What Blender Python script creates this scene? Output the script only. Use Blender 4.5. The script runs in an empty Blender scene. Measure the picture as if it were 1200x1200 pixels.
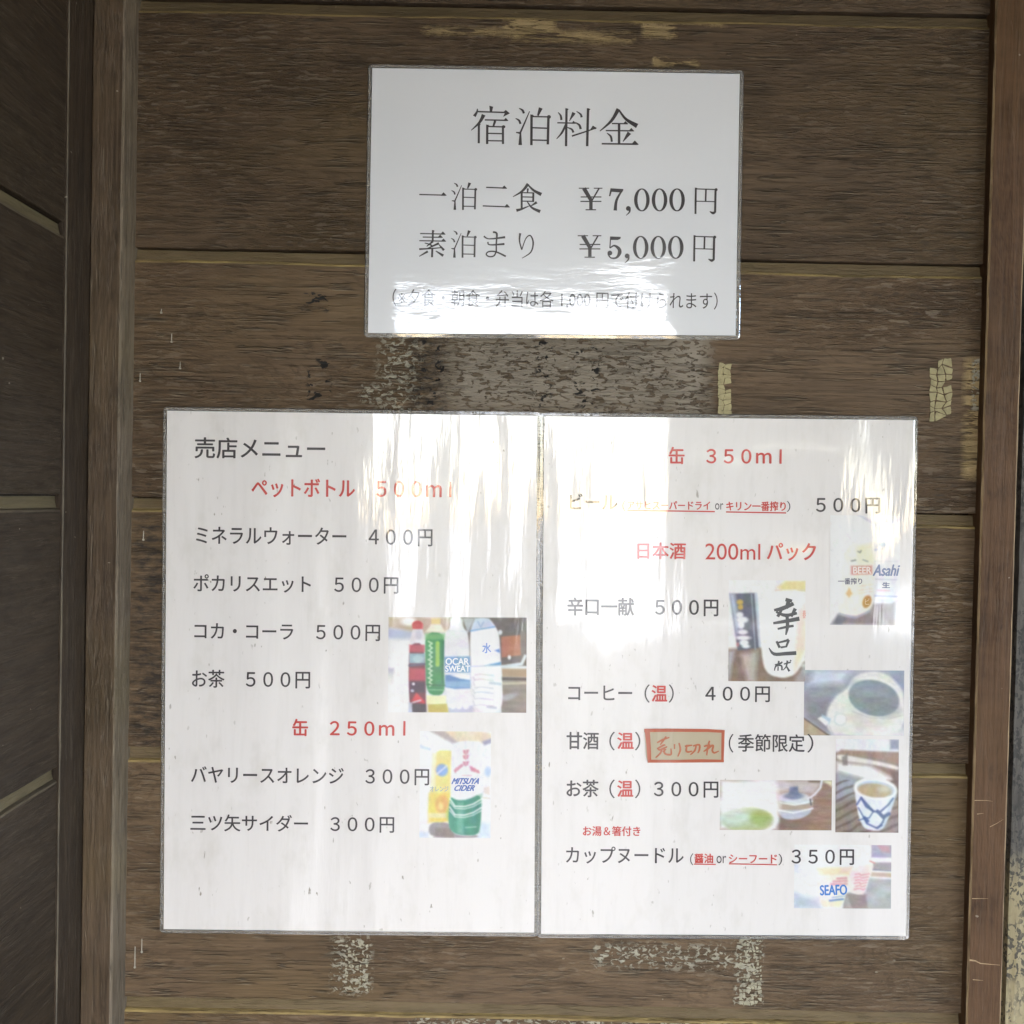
import bpy, math, random
import numpy as np
from mathutils import Vector, Matrix
random.seed(7); rng = np.random.default_rng(7)
R = math.radians
sc = bpy.context.scene
C = bpy.data.collections.new("scene"); sc.collection.children.link(C)

# ------------------------------------------------------------------ camera
F, D, CZ = 1152.0, 0.806, 1.5
PITCH, ROLL = R(1.0), R(1.2)
cam_d = bpy.data.cameras.new("camera"); cam = bpy.data.objects.new("camera", cam_d); C.objects.link(cam)
cam_d.sensor_width = 36; cam_d.lens = 36 * F / 1200; cam_d.clip_start = 0.01; cam_d.clip_end = 3000
CAM = Matrix.Translation((0, -D, CZ)) @ Matrix.Rotation(R(90) - PITCH, 4, 'X') @ Matrix.Rotation(ROLL, 4, 'Z')
cam.matrix_world = CAM
sc.camera = cam

# ------------------------------------------------------------------ light
SUN_EL, SUN_AZ = R(38), R(172)          # azimuth measured clockwise from +y (north)
w = bpy.data.worlds.new("World"); sc.world = w; w.use_nodes = True
nt = w.node_tree; nt.nodes.clear()
sky = nt.nodes.new('ShaderNodeTexSky'); sky.sky_type = 'NISHITA'; sky.sun_disc = False
sky.sun_elevation = SUN_EL; sky.sun_rotation = SUN_AZ; sky.air_density = 1.0; sky.dust_density = 1.6; sky.altitude = 300
bg = nt.nodes.new('ShaderNodeBackground'); bg.inputs[1].default_value = 0.15
wo = nt.nodes.new('ShaderNodeOutputWorld')
nt.links.new(sky.outputs[0], bg.inputs[0]); nt.links.new(bg.outputs[0], wo.inputs[0])
sd = bpy.data.lights.new("sun", 'SUN'); sd.energy = 4.0; sd.angle = R(0.5); sd.color = (1, .975, .95)
so = bpy.data.objects.new("sun", sd); C.objects.link(so)
sdir = Vector((math.sin(SUN_AZ) * math.cos(SUN_EL), math.cos(SUN_AZ) * math.cos(SUN_EL), math.sin(SUN_EL)))
so.rotation_euler = sdir.to_track_quat('Z', 'Y').to_euler(); so.location = (0, -6, 8)
sc.view_settings.view_transform = 'Standard'; sc.view_settings.look = 'None'
sc.view_settings.exposure = 3.06; sc.view_settings.gamma = 1
sc.cycles.max_bounces = 8; sc.cycles.transparent_max_bounces = 12

# ------------------------------------------------------------------ helpers
CM3, CL = CAM.to_3x3(), CAM.to_translation()
def at(px, py, y=0.0):
    """point on the plane at depth y where the photo's point (px, py) lies"""
    d = CM3 @ Vector(((px - 600) / F, -(py - 600) / F, -1))
    return CL + d * ((y - CL.y) / d.y)

def lin(c):
    c = np.asarray(c, dtype=float) / 255.0
    return np.where(c <= .04045, c / 12.92, ((c + .055) / 1.055) ** 2.4)
def tag(o, label=None, cat=None, group=None, kind=None):
    for k, v in (('label', label), ('category', cat), ('group', group), ('kind', kind)):
        if v: o[k] = v
    return o
def empty(name, loc=(0, 0, 0)):
    o = bpy.data.objects.new(name, None); o.location = loc; o.empty_display_size = .05; C.objects.link(o); return o
def put(o, parent):
    o.parent = parent
    if parent is not None:
        if parent.parent is None: o.matrix_parent_inverse = Matrix.Translation(parent.location).inverted()
    return o
def mesh(name, vs, fs, mats, parent=None, mi=None, smooth=False):
    me = bpy.data.meshes.new(name); me.from_pydata([tuple(v) for v in vs], [], fs)
    for m in (mats if isinstance(mats, (list, tuple)) else [mats]): me.materials.append(m)
    if mi is not None: me.polygons.foreach_set('material_index', mi)
    if smooth: me.polygons.foreach_set('use_smooth', [True] * len(me.polygons))
    me.update()
    o = bpy.data.objects.new(name, me); C.objects.link(o)
    return put(o, parent)
class MB:
    def __init__(s): s.v, s.f = [], []
    def poly(s, pts): n = len(s.v); s.v += [tuple(p) for p in pts]; s.f.append(tuple(range(n, n + len(pts))))
    def box(s, a, b, j=0):
        x0, y0, z0 = a; x1, y1, z1 = b; n = len(s.v)
        s.v += [(x0, y0, z0), (x1, y0, z0), (x1, y1, z0), (x0, y1, z0), (x0, y0, z1), (x1, y0, z1), (x1, y1, z1), (x0, y1, z1)]
        s.f += [tuple(n + i for i in q) for q in ((0, 3, 2, 1), (4, 5, 6, 7), (0, 1, 5, 4), (1, 2, 6, 5), (2, 3, 7, 6), (3, 0, 4, 7))]
    def tube(s, p0, p1, r0, r1, n=8):
        p0, p1 = Vector(p0), Vector(p1); q = (p1 - p0).to_track_quat('Z', 'Y'); b = len(s.v)
        for p, r in ((p0, r0), (p1, r1)):
            for i in range(n):
                a = 2 * math.pi * i / n; s.v.append(tuple(p + q @ Vector((r * math.cos(a), r * math.sin(a), 0))))
        for i in range(n): s.f.append((b + i, b + (i + 1) % n, b + n + (i + 1) % n, b + n + i))
    def build(s, name, mat, parent=None, smooth=False): return mesh(name, s.v, s.f, mat, parent, smooth=smooth)

class NT:
    """small node-building helper"""
    def __init__(s, name):
        s.m = bpy.data.materials.new(name); s.m.use_nodes = True; s.t = s.m.node_tree; s.t.nodes.clear()
        s.out = s.t.nodes.new('ShaderNodeOutputMaterial')
    def n(s, kind, **kw):
        x = s.t.nodes.new('ShaderNode' + kind)
        for k, v in kw.items(): setattr(x, k, v)
        return x
    def set(s, sock, v):
        if hasattr(v, 'is_output') or isinstance(v, bpy.types.NodeSocket): s.t.links.new(v, sock)
        elif v is not None:
            if hasattr(sock, 'default_value'):
                try: sock.default_value = v
                except Exception: sock.default_value = tuple(v) + (1,)
    def math(s, op, a, b=0.5, c=None, clamp=False):
        x = s.n('Math', operation=op, use_clamp=clamp); s.set(x.inputs[0], a); s.set(x.inputs[1], b)
        if c is not None: s.set(x.inputs[2], c)
        return x.outputs[0]
    def mix(s, f, a, b, mode='MIX'):
        x = s.n('Mix', data_type='RGBA', blend_type=mode); s.set(x.inputs[0], f); s.set(x.inputs[6], a); s.set(x.inputs[7], b)
        return x.outputs[2]
    def ramp(s, v, a, b, c=0.0, d=1.0):
        x = s.n('MapRange'); x.clamp = True
        s.set(x.inputs[0], v); s.set(x.inputs[1], a); s.set(x.inputs[2], b); s.set(x.inputs[3], c); s.set(x.inputs[4], d)
        return x.outputs[0]
    def pos(s, scale=(1, 1, 1), off=None, space='world'):
        g = s.n('NewGeometry').outputs['Position'] if space == 'world' else s.n('TexCoord').outputs['Object']
        if off is not None:
            a = s.n('VectorMath', operation='ADD'); s.set(a.inputs[0], g); s.set(a.inputs[1], off); g = a.outputs[0]
        m = s.n('VectorMath', operation='MULTIPLY'); s.set(m.inputs[0], g); m.inputs[1].default_value = scale
        return m.outputs[0]
    def noise(s, vec, scale=1.0, detail=4, rough=.55, dist=0.0):
        x = s.n('TexNoise'); s.set(x.inputs['Vector'], vec); x.inputs['Scale'].default_value = scale
        x.inputs['Detail'].default_value = detail; x.inputs['Roughness'].default_value = rough; x.inputs['Distortion'].default_value = dist
        return x.outputs['Fac']
    def voronoi(s, vec, feature='DISTANCE_TO_EDGE', scale=1.0):
        x = s.n('TexVoronoi', feature=feature); s.set(x.inputs['Vector'], vec); x.inputs['Scale'].default_value = scale
        return x.outputs['Distance']
    def bump(s, h, dist, strength=1.0, normal=None):
        x = s.n('Bump'); s.set(x.inputs['Height'], h); x.inputs['Distance'].default_value = dist; x.inputs['Strength'].default_value = strength
        if normal is not None: s.set(x.inputs['Normal'], normal)
        return x.outputs[0]
    def bsdf(s, **kw):
        x = s.n('BsdfPrincipled')
        for k, v in kw.items(): s.set(x.inputs[k.replace('_', ' ')], v)
        s.t.links.new(x.outputs[0], s.out.inputs[0]); return x

# masks placed on the wall by position: a soft box in x and z
def boxmask(N, px0, py0, px1, py1, soft=3, wob=2.5, y=0.0):
    a, b = at(px0, py0, y), at(px1, py1, y)
    cx, cz, hx, hz = (a.x + b.x) / 2, (a.z + b.z) / 2, abs(b.x - a.x) / 2, abs(a.z - b.z) / 2
    k = .0007
    sep = N.n('SeparateXYZ'); N.set(sep.inputs[0], N.n('NewGeometry').outputs['Position'])
    if not hasattr(N, '_wob'):
        N._wob = N.math('SUBTRACT', N.noise(N.pos(), 160, 3), .5)
    wb = N.math('MULTIPLY', N._wob, wob * 4 * k)
    dx = N.math('ADD', N.math('ABSOLUTE', N.math('SUBTRACT', sep.outputs[0], cx)), wb)
    dz = N.math('ADD', N.math('ABSOLUTE', N.math('SUBTRACT', sep.outputs[2], cz)), wb)
    mx = N.ramp(dx, hx - soft * k, hx + soft * k, 1, 0); mz = N.ramp(dz, hz - soft * k, hz + soft * k, 1, 0)
    return N.math('MULTIPLY', mx, mz)

# ------------------------------------------------------------------ materials
def wood(name, dark=(.088, .057, .033), light=(.162, .110, .066), grain='x', flaky=1.0, marks=(), edge=False, rough=.62, red=0.0, sp=1.0):
    N = NT(name)
    rnd = N.n('ObjectInfo').outputs['Random']
    off = N.n('CombineXYZ'); r = N.math('MULTIPLY', rnd, 17.3); N.set(off.inputs[0], r); N.set(off.inputs[1], N.math('MULTIPLY', rnd, 5.1)); N.set(off.inputs[2], 0.0)
    o = off.outputs[0]
    def sv(al, ac):   # scale along / across the grain
        return {'x': (al, ac, ac), 'z': (ac, ac, al), 'y': (ac, al, ac)}[grain]
    # slowly bending figure
    warp = N.noise(N.pos(sv(2.2, 9), o), 1.0, 2)
    base = N.pos(sv(3.2, 26), o)
    add = N.n('VectorMath', operation='ADD'); N.set(add.inputs[0], base)
    wv = N.n('CombineXYZ'); k = N.math('MULTIPLY', warp, 5.0); N.set(wv.inputs[0], k); N.set(wv.inputs[1], k); N.set(wv.inputs[2], k)
    N.set(add.inputs[1], wv.outputs[0])
    fig = N.noise(add.outputs[0], 1.6, 5, .6)
    rings = N.math('SINE', N.math('MULTIPLY', fig, 46.0))
    fine = N.noise(N.pos(sv(9, 420), o), 1.0, 3, .6)
    mid = N.noise(N.pos(sv(16, 150), o), 1.0, 4, .65, .4)
    blot = N.noise(N.pos((7, 7, 11), o), 1.0, 5, .65)
    col = N.mix(N.ramp(blot, .3, .7), dark, light)
    col = N.mix(N.math('MULTIPLY', N.ramp(rings, .2, 1.0), .46), col, tuple(c * .55 for c in dark))
    col = N.mix(N.math('MULTIPLY', N.ramp(fine, .45, .65), .32), col, tuple(c * 1.5 for c in light))
    col = N.mix(N.math('MULTIPLY', N.ramp(mid, .55, .7), .5), col, tuple(c * .6 for c in dark))
    tint = N.noise(N.pos((3, 3, 7), o), 1.0, 2)
    col = N.mix(N.math('MULTIPLY', N.ramp(tint, .5, .75), .35), col, (light[0] * 1.0, light[1] * 1.0, light[2] * .55))
    if red: col = N.mix(N.math('MULTIPLY', N.ramp(blot, .42, .6), red), col, (.14, .075, .038))
    # crazed paint film: lifted flakes with pale edges and dark hollows
    fz = N.noise(N.pos(sv(75, 380), o), 1.0, 3, .62, .25)
    zone = N.ramp(N.noise(N.pos((4, 4, 9), o), 1.0, 3), .38, .62)
    fl = N.math('MULTIPLY', N.ramp(fz, .57, .61), zone)
    hol = N.math('MULTIPLY', N.ramp(fz, .40, .36), zone)
    col = N.mix(N.math('MULTIPLY', fl, .5 * flaky), col, (.25, .205, .155))
    col = N.mix(N.math('MULTIPLY', hol, .6 * flaky), col, (.035, .027, .02))
    # splits that follow the grain: a dark slit, its lower edge painted pale like caught light
    def slit(dz):
        a_ = N.n('VectorMath', operation='ADD'); N.set(a_.inputs[0], o); a_.inputs[1].default_value = {'x': (0, 0, dz), 'z': (dz, 0, 0), 'y': (0, 0, dz)}[grain]
        f1 = N.noise(N.pos(sv(13, 330), a_.outputs[0]), 1.0, 2, .5, .15)
        return N.math('ABSOLUTE', N.math('SUBTRACT', f1, .5))
    s0, s1 = slit(0.0), slit(.0009)
    brk = N.ramp(N.noise(N.pos(sv(34, 130), o), 1.0, 2), .46, .64)
    lip = N.math('MULTIPLY', N.ramp(s1, .012, .03, 1, 0), brk)
    cut = N.math('MULTIPLY', N.ramp(s0, .010, .028, 1, 0), brk)
    col = N.mix(N.math('MULTIPLY', lip, .6 * flaky), col, (.31, .25, .18))
    col = N.mix(N.math('MULTIPLY', cut, .55 * flaky), col, (.028, .02, .014))
    spk = N.noise(N.pos((150, 150, 210), o), 1.0, 1)
    col = N.mix(N.math('MULTIPLY', N.ramp(spk, .80, .83), .6), col, (.36, .32, .25))
    h = N.math('ADD', N.math('MULTIPLY', fine, .35), N.math('MULTIPLY', mid, .9))
    h = N.math('ADD', h, N.math('MULTIPLY', N.ramp(fz, .42, .60), N.math('MULTIPLY', zone, .9 * flaky)))
    h = N.math('SUBTRACT', h, N.math('MULTIPLY', cut, 1.0 * flaky)); h = N.math('ADD', h, N.math('MULTIPLY', lip, .5 * flaky))
    for mk in marks:
        kind, bx = mk[0], mk[1:5]
        m = boxmask(N, *bx, soft=mk[5] if len(mk) > 5 else 3)
        if kind == 'pale':
            t = N.noise(N.pos(sv(120, 330)), 1.0, 3, .55, .8)
            q = N.math('MULTIPLY', m, N.ramp(t, .43, .455))
            col = N.mix(N.math('MULTIPLY', m, .45), col, (.14, .115, .085))
            col = N.mix(N.math('MULTIPLY', q, .85), col, (.30, .265, .215))
            e = N.math('MULTIPLY', m, N.ramp(N.math('ABSOLUTE', N.math('SUBTRACT', t, .43)), .002, .022, 1, 0))
            col = N.mix(N.math('MULTIPLY', e, .8), col, (.045, .035, .028))
            h = N.math('ADD', h, N.math('MULTIPLY', q, .6))
        elif kind == 'black':
            t = N.noise(N.pos(sv(110, 190)), 1.0, 3, .6, .6)
            col = N.mix(N.math('MULTIPLY', m, N.ramp(t, .56, .60)), col, (.014, .013, .012))
        elif kind == 'soot':
            t = N.noise(N.pos(sv(60, 190)), 1.0, 4, .7)
            col = N.mix(N.math('MULTIPLY', N.math('MULTIPLY', m, N.ramp(t, .42, .6)), .8), col, (.022, .02, .019))
        elif kind == 'bare':
            t = N.noise(N.pos(sv(26, 170)), 1.0, 4, .65, .3)
            q = N.math('MULTIPLY', m, N.ramp(t, .42, .47))
            col = N.mix(q, col, (.44, .33, .17))
            h = N.math('SUBTRACT', h, N.math('MULTIPLY', q, .8))
        elif kind == 'bits':
            t = N.noise(N.pos(sv(190, 300)), 1.0, 3, .6, .8)
            q = N.math('MULTIPLY', m, N.ramp(t, .52, .56))
            col = N.mix(N.math('MULTIPLY', q, .9), col, (.42, .40, .32))
            h = N.math('ADD', h, N.math('MULTIPLY', q, .7))
        elif kind == 'worn':
            t = N.noise(N.pos(sv(30, 200)), 1.0, 3, .6)
            col = N.mix(N.math('MULTIPLY', m, N.ramp(t, .33, .42)), col, (.46, .37, .20))
    if edge:
        t = N.noise(N.pos(sv(24, 300)), 1.0, 4, .65)
        col = N.mix(N.ramp(t, .36, .58, *((.3, .95), (.12, .95), (.35, .6), (.05, .35))[edge - 1]), col, ((.36, .27, .11), (.42, .30, .17), (.17, .135, .07), (.20, .16, .10))[edge - 1])
    tone = N.n('ObjectInfo').outputs['Color']     # per-plank tone: stain depth, plus shade painted into the upper planks
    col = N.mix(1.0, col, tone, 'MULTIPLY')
    nrm = N.bump(h, .0015, .9 * sp)
    N.bsdf(Base_Color=col, Roughness=N.ramp(mid, .3, .7, rough - .1, rough + .12), Normal=nrm, Specular_IOR_Level=.28)
    return N.m

def film_normal(N, kind):
    """the wavy clear laminate over the print; shared by paper and everything printed on it"""
    if kind == 'wide':
        a = N.noise(N.pos((7, 7, 9)), 1.0, 2, .5)
        b = N.noise(N.pos((38, 38, 150)), 1.0, 3, .6)
        n = N.bump(a, .0034, 1.0); n = N.bump(b, .00016, 1.0, n)
        a = N.n('VectorMath', operation='ADD'); N.set(a.inputs[0], n); a.inputs[1].default_value = (0, 0, .016)   # bellies out, facing very slightly up
        q = N.n('VectorMath', operation='NORMALIZE'); N.set(q.inputs[0], a.outputs[0]); n = q.outputs[0]
    else:
        a = N.noise(N.pos((9, 9, 2.2)), 1.0, 2, .5)
        b = N.noise(N.pos((75, 75, 9)), 1.0, 3, .6)
        c = N.noise(N.pos((260, 260, 70)), 1.0, 3, .6)
        n = N.bump(a, .0072, 1.0); n = N.bump(b, .00028, 1.0, n); n = N.bump(c, .00005, 1.0, n)
        a = N.n('VectorMath', operation='ADD'); N.set(a.inputs[0], n); a.inputs[1].default_value = (0, 0, .016)   # the sheet bellies out, facing a little upward
        q = N.n('VectorMath', operation='NORMALIZE'); N.set(q.inputs[0], a.outputs[0]); n = q.outputs[0]
    return n
def printed(name, kind, col=None, attr=None, dirt=True):
    N = NT(name)
    if attr:
        x = N.n('Attribute'); x.attribute_name = attr; c = x.outputs['Color']
    else: c = tuple(col) + (1,)
    if dirt:
        d = N.noise(N.pos((1, 1, .45)), 260, 2, .5)
        z = N.noise(N.pos(), 26, 3, .6)
        c = N.mix(N.math('MULTIPLY', N.ramp(d, .71, .77), N.ramp(z, .42, .62)), c, (.30, .27, .22))
        st = N.noise(N.pos((120, 120, 14)), 1.0, 3, .6)
        c = N.mix(N.math('MULTIPLY', N.ramp(st, .50, .74), .11), c, (.45, .43, .38))
        s2 = N.noise(N.pos((30, 30, 17)), 1.0, 4, .7)
        c = N.mix(N.math('MULTIPLY', N.ramp(s2, .52, .75), .22), c, (.46, .43, .34))
    nn = film_normal(N, kind)
    N.bsdf(Base_Color=c, Roughness=.32, IOR=1.45, Normal=nn, Coat_Weight=1.0, Coat_Roughness=.04, Coat_IOR=1.6, Coat_Normal=nn)
    return N.m
def simple(name, col, rough=.8, var=.3, scale=8, bump=0.0, **kw):
    N = NT(name); t = N.noise(N.pos(), scale, 5, .6)
    c = N.mix(N.ramp(t, .3, .7), tuple(x * (1 - var) for x in col), tuple(min(1, x * (1 + var)) for x in col))
    N.bsdf(Base_Color=c, Roughness=rough, Normal=N.bump(t, bump) if bump else None, **kw)
    return N.m

WM = [('pale', 522, 384, 796, 492, 26), ('pale', 786, 384, 828, 492, 12), ('bits', 446, 392, 492, 486, 9), ('black', 492, 392, 522, 484), ('black', 628, 398, 646, 484),
      ('black', 672, 405, 702, 478), ('black', 355, 342, 384, 364, 2), ('black', 360, 420, 388, 472, 2), ('soot', 480, 388, 522, 486, 5),
      ('bare', 505, 10, 760, 20, 3), ('bare', 495, 32, 660, 42, 4), ('bare', 600, 36, 742, 50, 4), ('bare', 590, 16, 650, 40, 3), ('bare', 740, 20, 850, 30, 3),
      ('bare', 752, 28, 792, 44, 3), ('bare', 765, 68, 818, 78, 2), ('soot', 158, 605, 200, 880, 8), ('bare', 1132, 420, 1150, 560, 5),
      ('bits', 390, 1098, 434, 1164, 5), ('bits', 862, 1098, 893, 1178, 2), ('bits', 695, 1106, 860, 1136, 6), ('bits', 1140, 420, 1150, 480, 2),
      ('bits', 420, 450, 446, 472, 4), ('worn', 474, 1180, 806, 1196, 2), ('bits', 480, 1190, 870, 1215, 3)]
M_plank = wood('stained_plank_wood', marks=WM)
M_edge = wood('worn_plank_edge', edge=1)
M_bevel = wood('plank_bevel', edge=3, flaky=.4)
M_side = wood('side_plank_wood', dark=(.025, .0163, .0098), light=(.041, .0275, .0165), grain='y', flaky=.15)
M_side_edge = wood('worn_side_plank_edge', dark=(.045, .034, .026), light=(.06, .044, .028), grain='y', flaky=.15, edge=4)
M_trim_edge = wood('worn_trim_edge', dark=(.06, .05, .04), light=(.10, .085, .065), grain='z', flaky=.1, edge=4)
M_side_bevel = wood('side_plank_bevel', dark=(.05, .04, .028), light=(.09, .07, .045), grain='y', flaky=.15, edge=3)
M_post = wood('post_wood', dark=(.058, .038, .023), light=(.112, .077, .048), grain='z', flaky=.5)
M_post_side = wood('worn_post_side', dark=(.105, .080, .056), light=(.19, .15, .108), grain='z', flaky=.9)
M_trim = wood('trim_wood', dark=(.026, .017, .0105), light=(.044, .029, .018), grain='z', flaky=.2)
M_batten = wood('batten_wood', dark=(.052, .026, .012), light=(.115, .060, .027), grain='z', flaky=.12, red=.5)
M_batedge = wood('worn_batten_edge', dark=(.08, .05, .032), light=(.13, .09, .055), grain='z', flaky=.1, edge=2)
M_weather = wood('weathered_board_wood', dark=(.07, .065, .06), light=(.15, .14, .125), grain='z', flaky=.8)
INK = lin((62, 58, 61)) * 1.0; RED = lin((198, 74, 68))
M_paper_p = printed('price_paper', 'wide', (.74, .755, .79), dirt=False)
M_ink_p = printed('price_ink', 'wide', INK, dirt=False)
M_paper_m = printed('menu_paper', 'tall', (.79, .76, .745))
M_ink_m = printed('menu_ink', 'tall', INK * 1.15, dirt=False)
M_red_m = printed('menu_red_ink', 'tall', RED, dirt=False)
M_photo = printed('photo_print', 'tall', attr='ink', dirt=False)
_inks = {}
def ink(c):
    k = tuple(c)
    if k not in _inks: _inks[k] = printed('photo_ink', 'tall', np.clip(lin(k) / .79 * .78, 0, .85), dirt=False)
    return _inks[k]
def border_mat(name, kind):
    N = NT(name); nn = film_normal(N, kind)
    tr = N.n('BsdfTransparent'); tr.inputs[0].default_value = (.94, .94, .93, 1)
    df = N.n('BsdfDiffuse'); df.inputs[0].default_value = (.58, .57, .54, 1)
    m0 = N.n('MixShader'); m0.inputs[0].default_value = .36; N.set(m0.inputs[1], tr.outputs[0]); N.set(m0.inputs[2], df.outputs[0])
    gl = N.n('BsdfGlossy'); gl.inputs['Roughness'].default_value = .06; N.set(gl.inputs['Normal'], nn)
    fr = N.n('Fresnel'); fr.inputs[0].default_value = 1.7; N.set(fr.inputs['Normal'], nn)
    m1 = N.n('MixShader'); N.set(m1.inputs[0], fr.outputs[0]); N.set(m1.inputs[1], m0.outputs[0]); N.set(m1.inputs[2], gl.outputs[0])
    N.t.links.new(m1.outputs[0], N.out.inputs[0]); return N.m
M_border_p = border_mat('price_laminate_edge', 'wide'); M_border_m = border_mat('menu_laminate_edge', 'tall')

# ------------------------------------------------------------------ plank wall
wall = tag(empty('plank_wall', (0, 0, .6)), 'dark brown stained horizontal plank wall behind the three laminated sheets', 'wall')
ZS = [at(600, 300 + 293 * k).z for k in range(-3, 6)]       # top of each plank
XL, XR = at(150, 600).x - .03, at(1170, 600).x
def plank(name, top, bot, x0, x1, mats, parent, axis='x', plane=0.0, nseg=70):
    prof = [(0.0, .016, 0), (0.0, .0050, 0), (-.0084, .0030, 0), (-.0096, .0003, 1), (-.0112, 0.0, 0)]
    H = top - bot
    prof += [(-H * t, 0.0, 0) for t in (.3, .6, .85)] + [(-H + .0020, 0.0, 0), (-H + .0013, .0006, 0), (-H + .0011, .016, 0)]
    vs, fs, mi = [], [], []; n = len(prof)
    ph = random.random() * 9
    for i in range(nseg + 1):
        x = x0 + (x1 - x0) * i / nseg
        wz = .00035 * math.sin(x * 31 + ph) + random.uniform(-.00022, .00022)
        wl = .0003 * math.sin(x * 23 + ph * 2) + random.uniform(-.00012, .00012)
        for j, (dz, dy, _) in enumerate(prof):
            z = top + dz + (wz if j in (2, 3, 4) else 0) + (wl if j >= n - 3 else 0)
            vs.append((x, plane + dy, z) if axis == 'x' else (plane - dy, x, z))
    for i in range(nseg):
        for j in range(n - 1):
            a, b = i * n + j, i * n + j + 1
            fs.append((a, b, b + n, a + n) if axis == 'x' else (a, a + n, b + n, b)); mi.append(1 if j == 3 or j == 2 else 0)
    mi = [{1: 2, 2: 1, 3: 1}.get(k % (n - 1), 0) for k in range(len(fs))]
    return mesh(name, vs, fs, mats, parent, mi)
planks = []
for k in range(len(ZS) - 1):
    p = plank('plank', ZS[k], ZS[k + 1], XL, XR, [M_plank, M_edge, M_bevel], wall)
    f = (.8, .66, .70, .91, .98, 1.0, 1.0, .96)[k]; p.color = (f, f * .985, f * .96, 1)  # upper planks tinted darker, standing in for the shade high on the wall
    planks.append(p)
mb = MB(); mb.box((XL - .2, .017, ZS[-1] - .01), (XR + .4, .03, ZS[0] + .3)); mb.build('backing', M_trim, wall)

# yellowed tape left on the planks: cracked, curled little scales
M_tape = simple('old_tape', (.34, .295, .15), .6, .25, 160)
M_tape2 = simple('old_tape_pale', (.36, .335, .24), .6, .3, 200)
def residue(px0, py0, px1, py1, parent, mat, cell=6.0, keep=.9, shrink=.84, label=None, name='tape_residue'):
    nx, ny = max(2, int((px1 - px0) / cell)), max(2, int((py1 - py0) / cell))
    P = {}
    for i in range(nx + 1):
        for j in range(ny + 1):
            jx = random.uniform(-.38, .38); jy = random.uniform(-.38, .38)
            if i in (0, nx): jx *= .4
            P[i, j] = (px0 + (i + jx) * (px1 - px0) / nx, py0 + (j + jy) * (py1 - py0) / ny)
    m = MB()
    for i in range(nx):
        for j in range(ny):
            if random.random() > keep: continue
            q = [P[i, j], P[i, j + 1], P[i + 1, j + 1], P[i + 1, j]]
            cx = sum(a[0] for a in q) / 4; cy = sum(a[1] for a in q) / 4
            pts = []
            for t in range(4):
                a, b = q[t], q[(t + 1) % 4]
                for u in (.08, .5, .92):
                    s = shrink * random.uniform(.86, 1.06)
                    x = a[0] * (1 - u) + b[0] * u; y = a[1] * (1 - u) + b[1] * u
                    pts.append((cx + (x - cx) * s, cy + (y - cy) * s))
            lift = random.uniform(.0003, .0007)
            top = [at(x, y, -lift - random.uniform(0, .0002)) for x, y in pts]; bot = [at(x, y, .0001) for x, y in pts]
            c = at(cx, cy, -lift)
            n = len(m.v); K = len(pts); m.v += [tuple(v) for v in top + bot + [c]]
            for t in range(K):
                u = (t + 1) % K
                m.f.append((n + t, n + u, n + 2 * K)); m.f.append((n + t, n + K + t, n + K + u, n + u))
    return tag(m.build(name, mat, parent), label)
pl = lambda z: planks[max(i for i in range(len(planks)) if ZS[i] >= z)]
zz = lambda py: at(600, py - 0).z
residue(1089, 422, 1116, 492, planks[3], M_tape, 7.5, .93, .9, 'cracked yellow strip of old tape')
residue(842, 426, 857, 486, planks[3], M_tape, 5.5, .95, .98, 'narrow yellow strip of old tape')
residue(1139, 434, 1150, 480, planks[3], M_tape2, 4, .38, .7, 'few yellow scraps of old tape near the right batten')
residue(866, 1150, 893, 1178, planks[6], M_tape2, 4.5, .75, .85, 'pale cracked patch of old tape')
residue(866, 1098, 893, 1150, planks[6], M_tape2, 3.6, .5, .7, 'crumbled patch of old tape')
residue(404, 1102, 432, 1162, planks[6], M_tape2, 3.8, .3, .7, 'scattered pale scraps of old tape')
# pale dried drops
M_drop = simple('dried_white_drop', (.42, .39, .32), .5, .15, 90)
def drip(px, py0, py1, parent, r=.0011):
    m = MB(); n = 6
    a, b = at(px + .3, py0, -.0002), at(px, py1, -.0003)
    m.tube(a, b, .0003, .0004, 6)
    for k in range(3):
        z0 = b.z - r + r * k * .66
        m.tube((b.x, b.y, z0), (b.x, b.y, z0 + r * .66), r * (.55, .95, .6)[k], r * (.95, .6, .2)[k], 8)
    return m.build('dried_drip', M_drop, parent, smooth=True)
for px, a, b, k in ((158, 1109, 1133, 6), (166, 1100, 1115, 6), (143, 1138, 1142, 6), (201, 391, 400, 3), (211, 424, 431, 3), (164, 437, 446, 3), (168, 622, 632, 4), (189, 362, 366, 3)):
    drip(px, a, b, planks[k])

# ------------------------------------------------------------------ side wall, post, trim
XT = at(101, 600, -.026).x
XS = XT - .0022
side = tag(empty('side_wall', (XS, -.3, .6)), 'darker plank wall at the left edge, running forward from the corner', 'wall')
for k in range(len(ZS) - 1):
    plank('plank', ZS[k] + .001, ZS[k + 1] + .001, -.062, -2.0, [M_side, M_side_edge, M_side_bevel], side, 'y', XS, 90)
def vboard(name, xs, z0, z1, mats, parent, mis=None, nseg=60, jit=.0002):
    """upright timber from a cross-section outline [(x, y), ...] (open polyline, seen side first)"""
    vs, fs, mi = [], [], []; n = len(xs)
    for i in range(nseg + 1):
        z = z0 + (z1 - z0) * i / nseg
        for (x, y) in xs: vs.append((x + random.uniform(-jit, jit), y + random.uniform(-jit, jit) * .5, z))
    for i in range(nseg):
        for j in range(n - 1):
            a = i * n + j; fs.append((a, a + 1, a + 1 + n, a + n)); mi.append(mis[j] if mis else 0)
    return mesh(name, vs, fs, mats, parent, mi)
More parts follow.
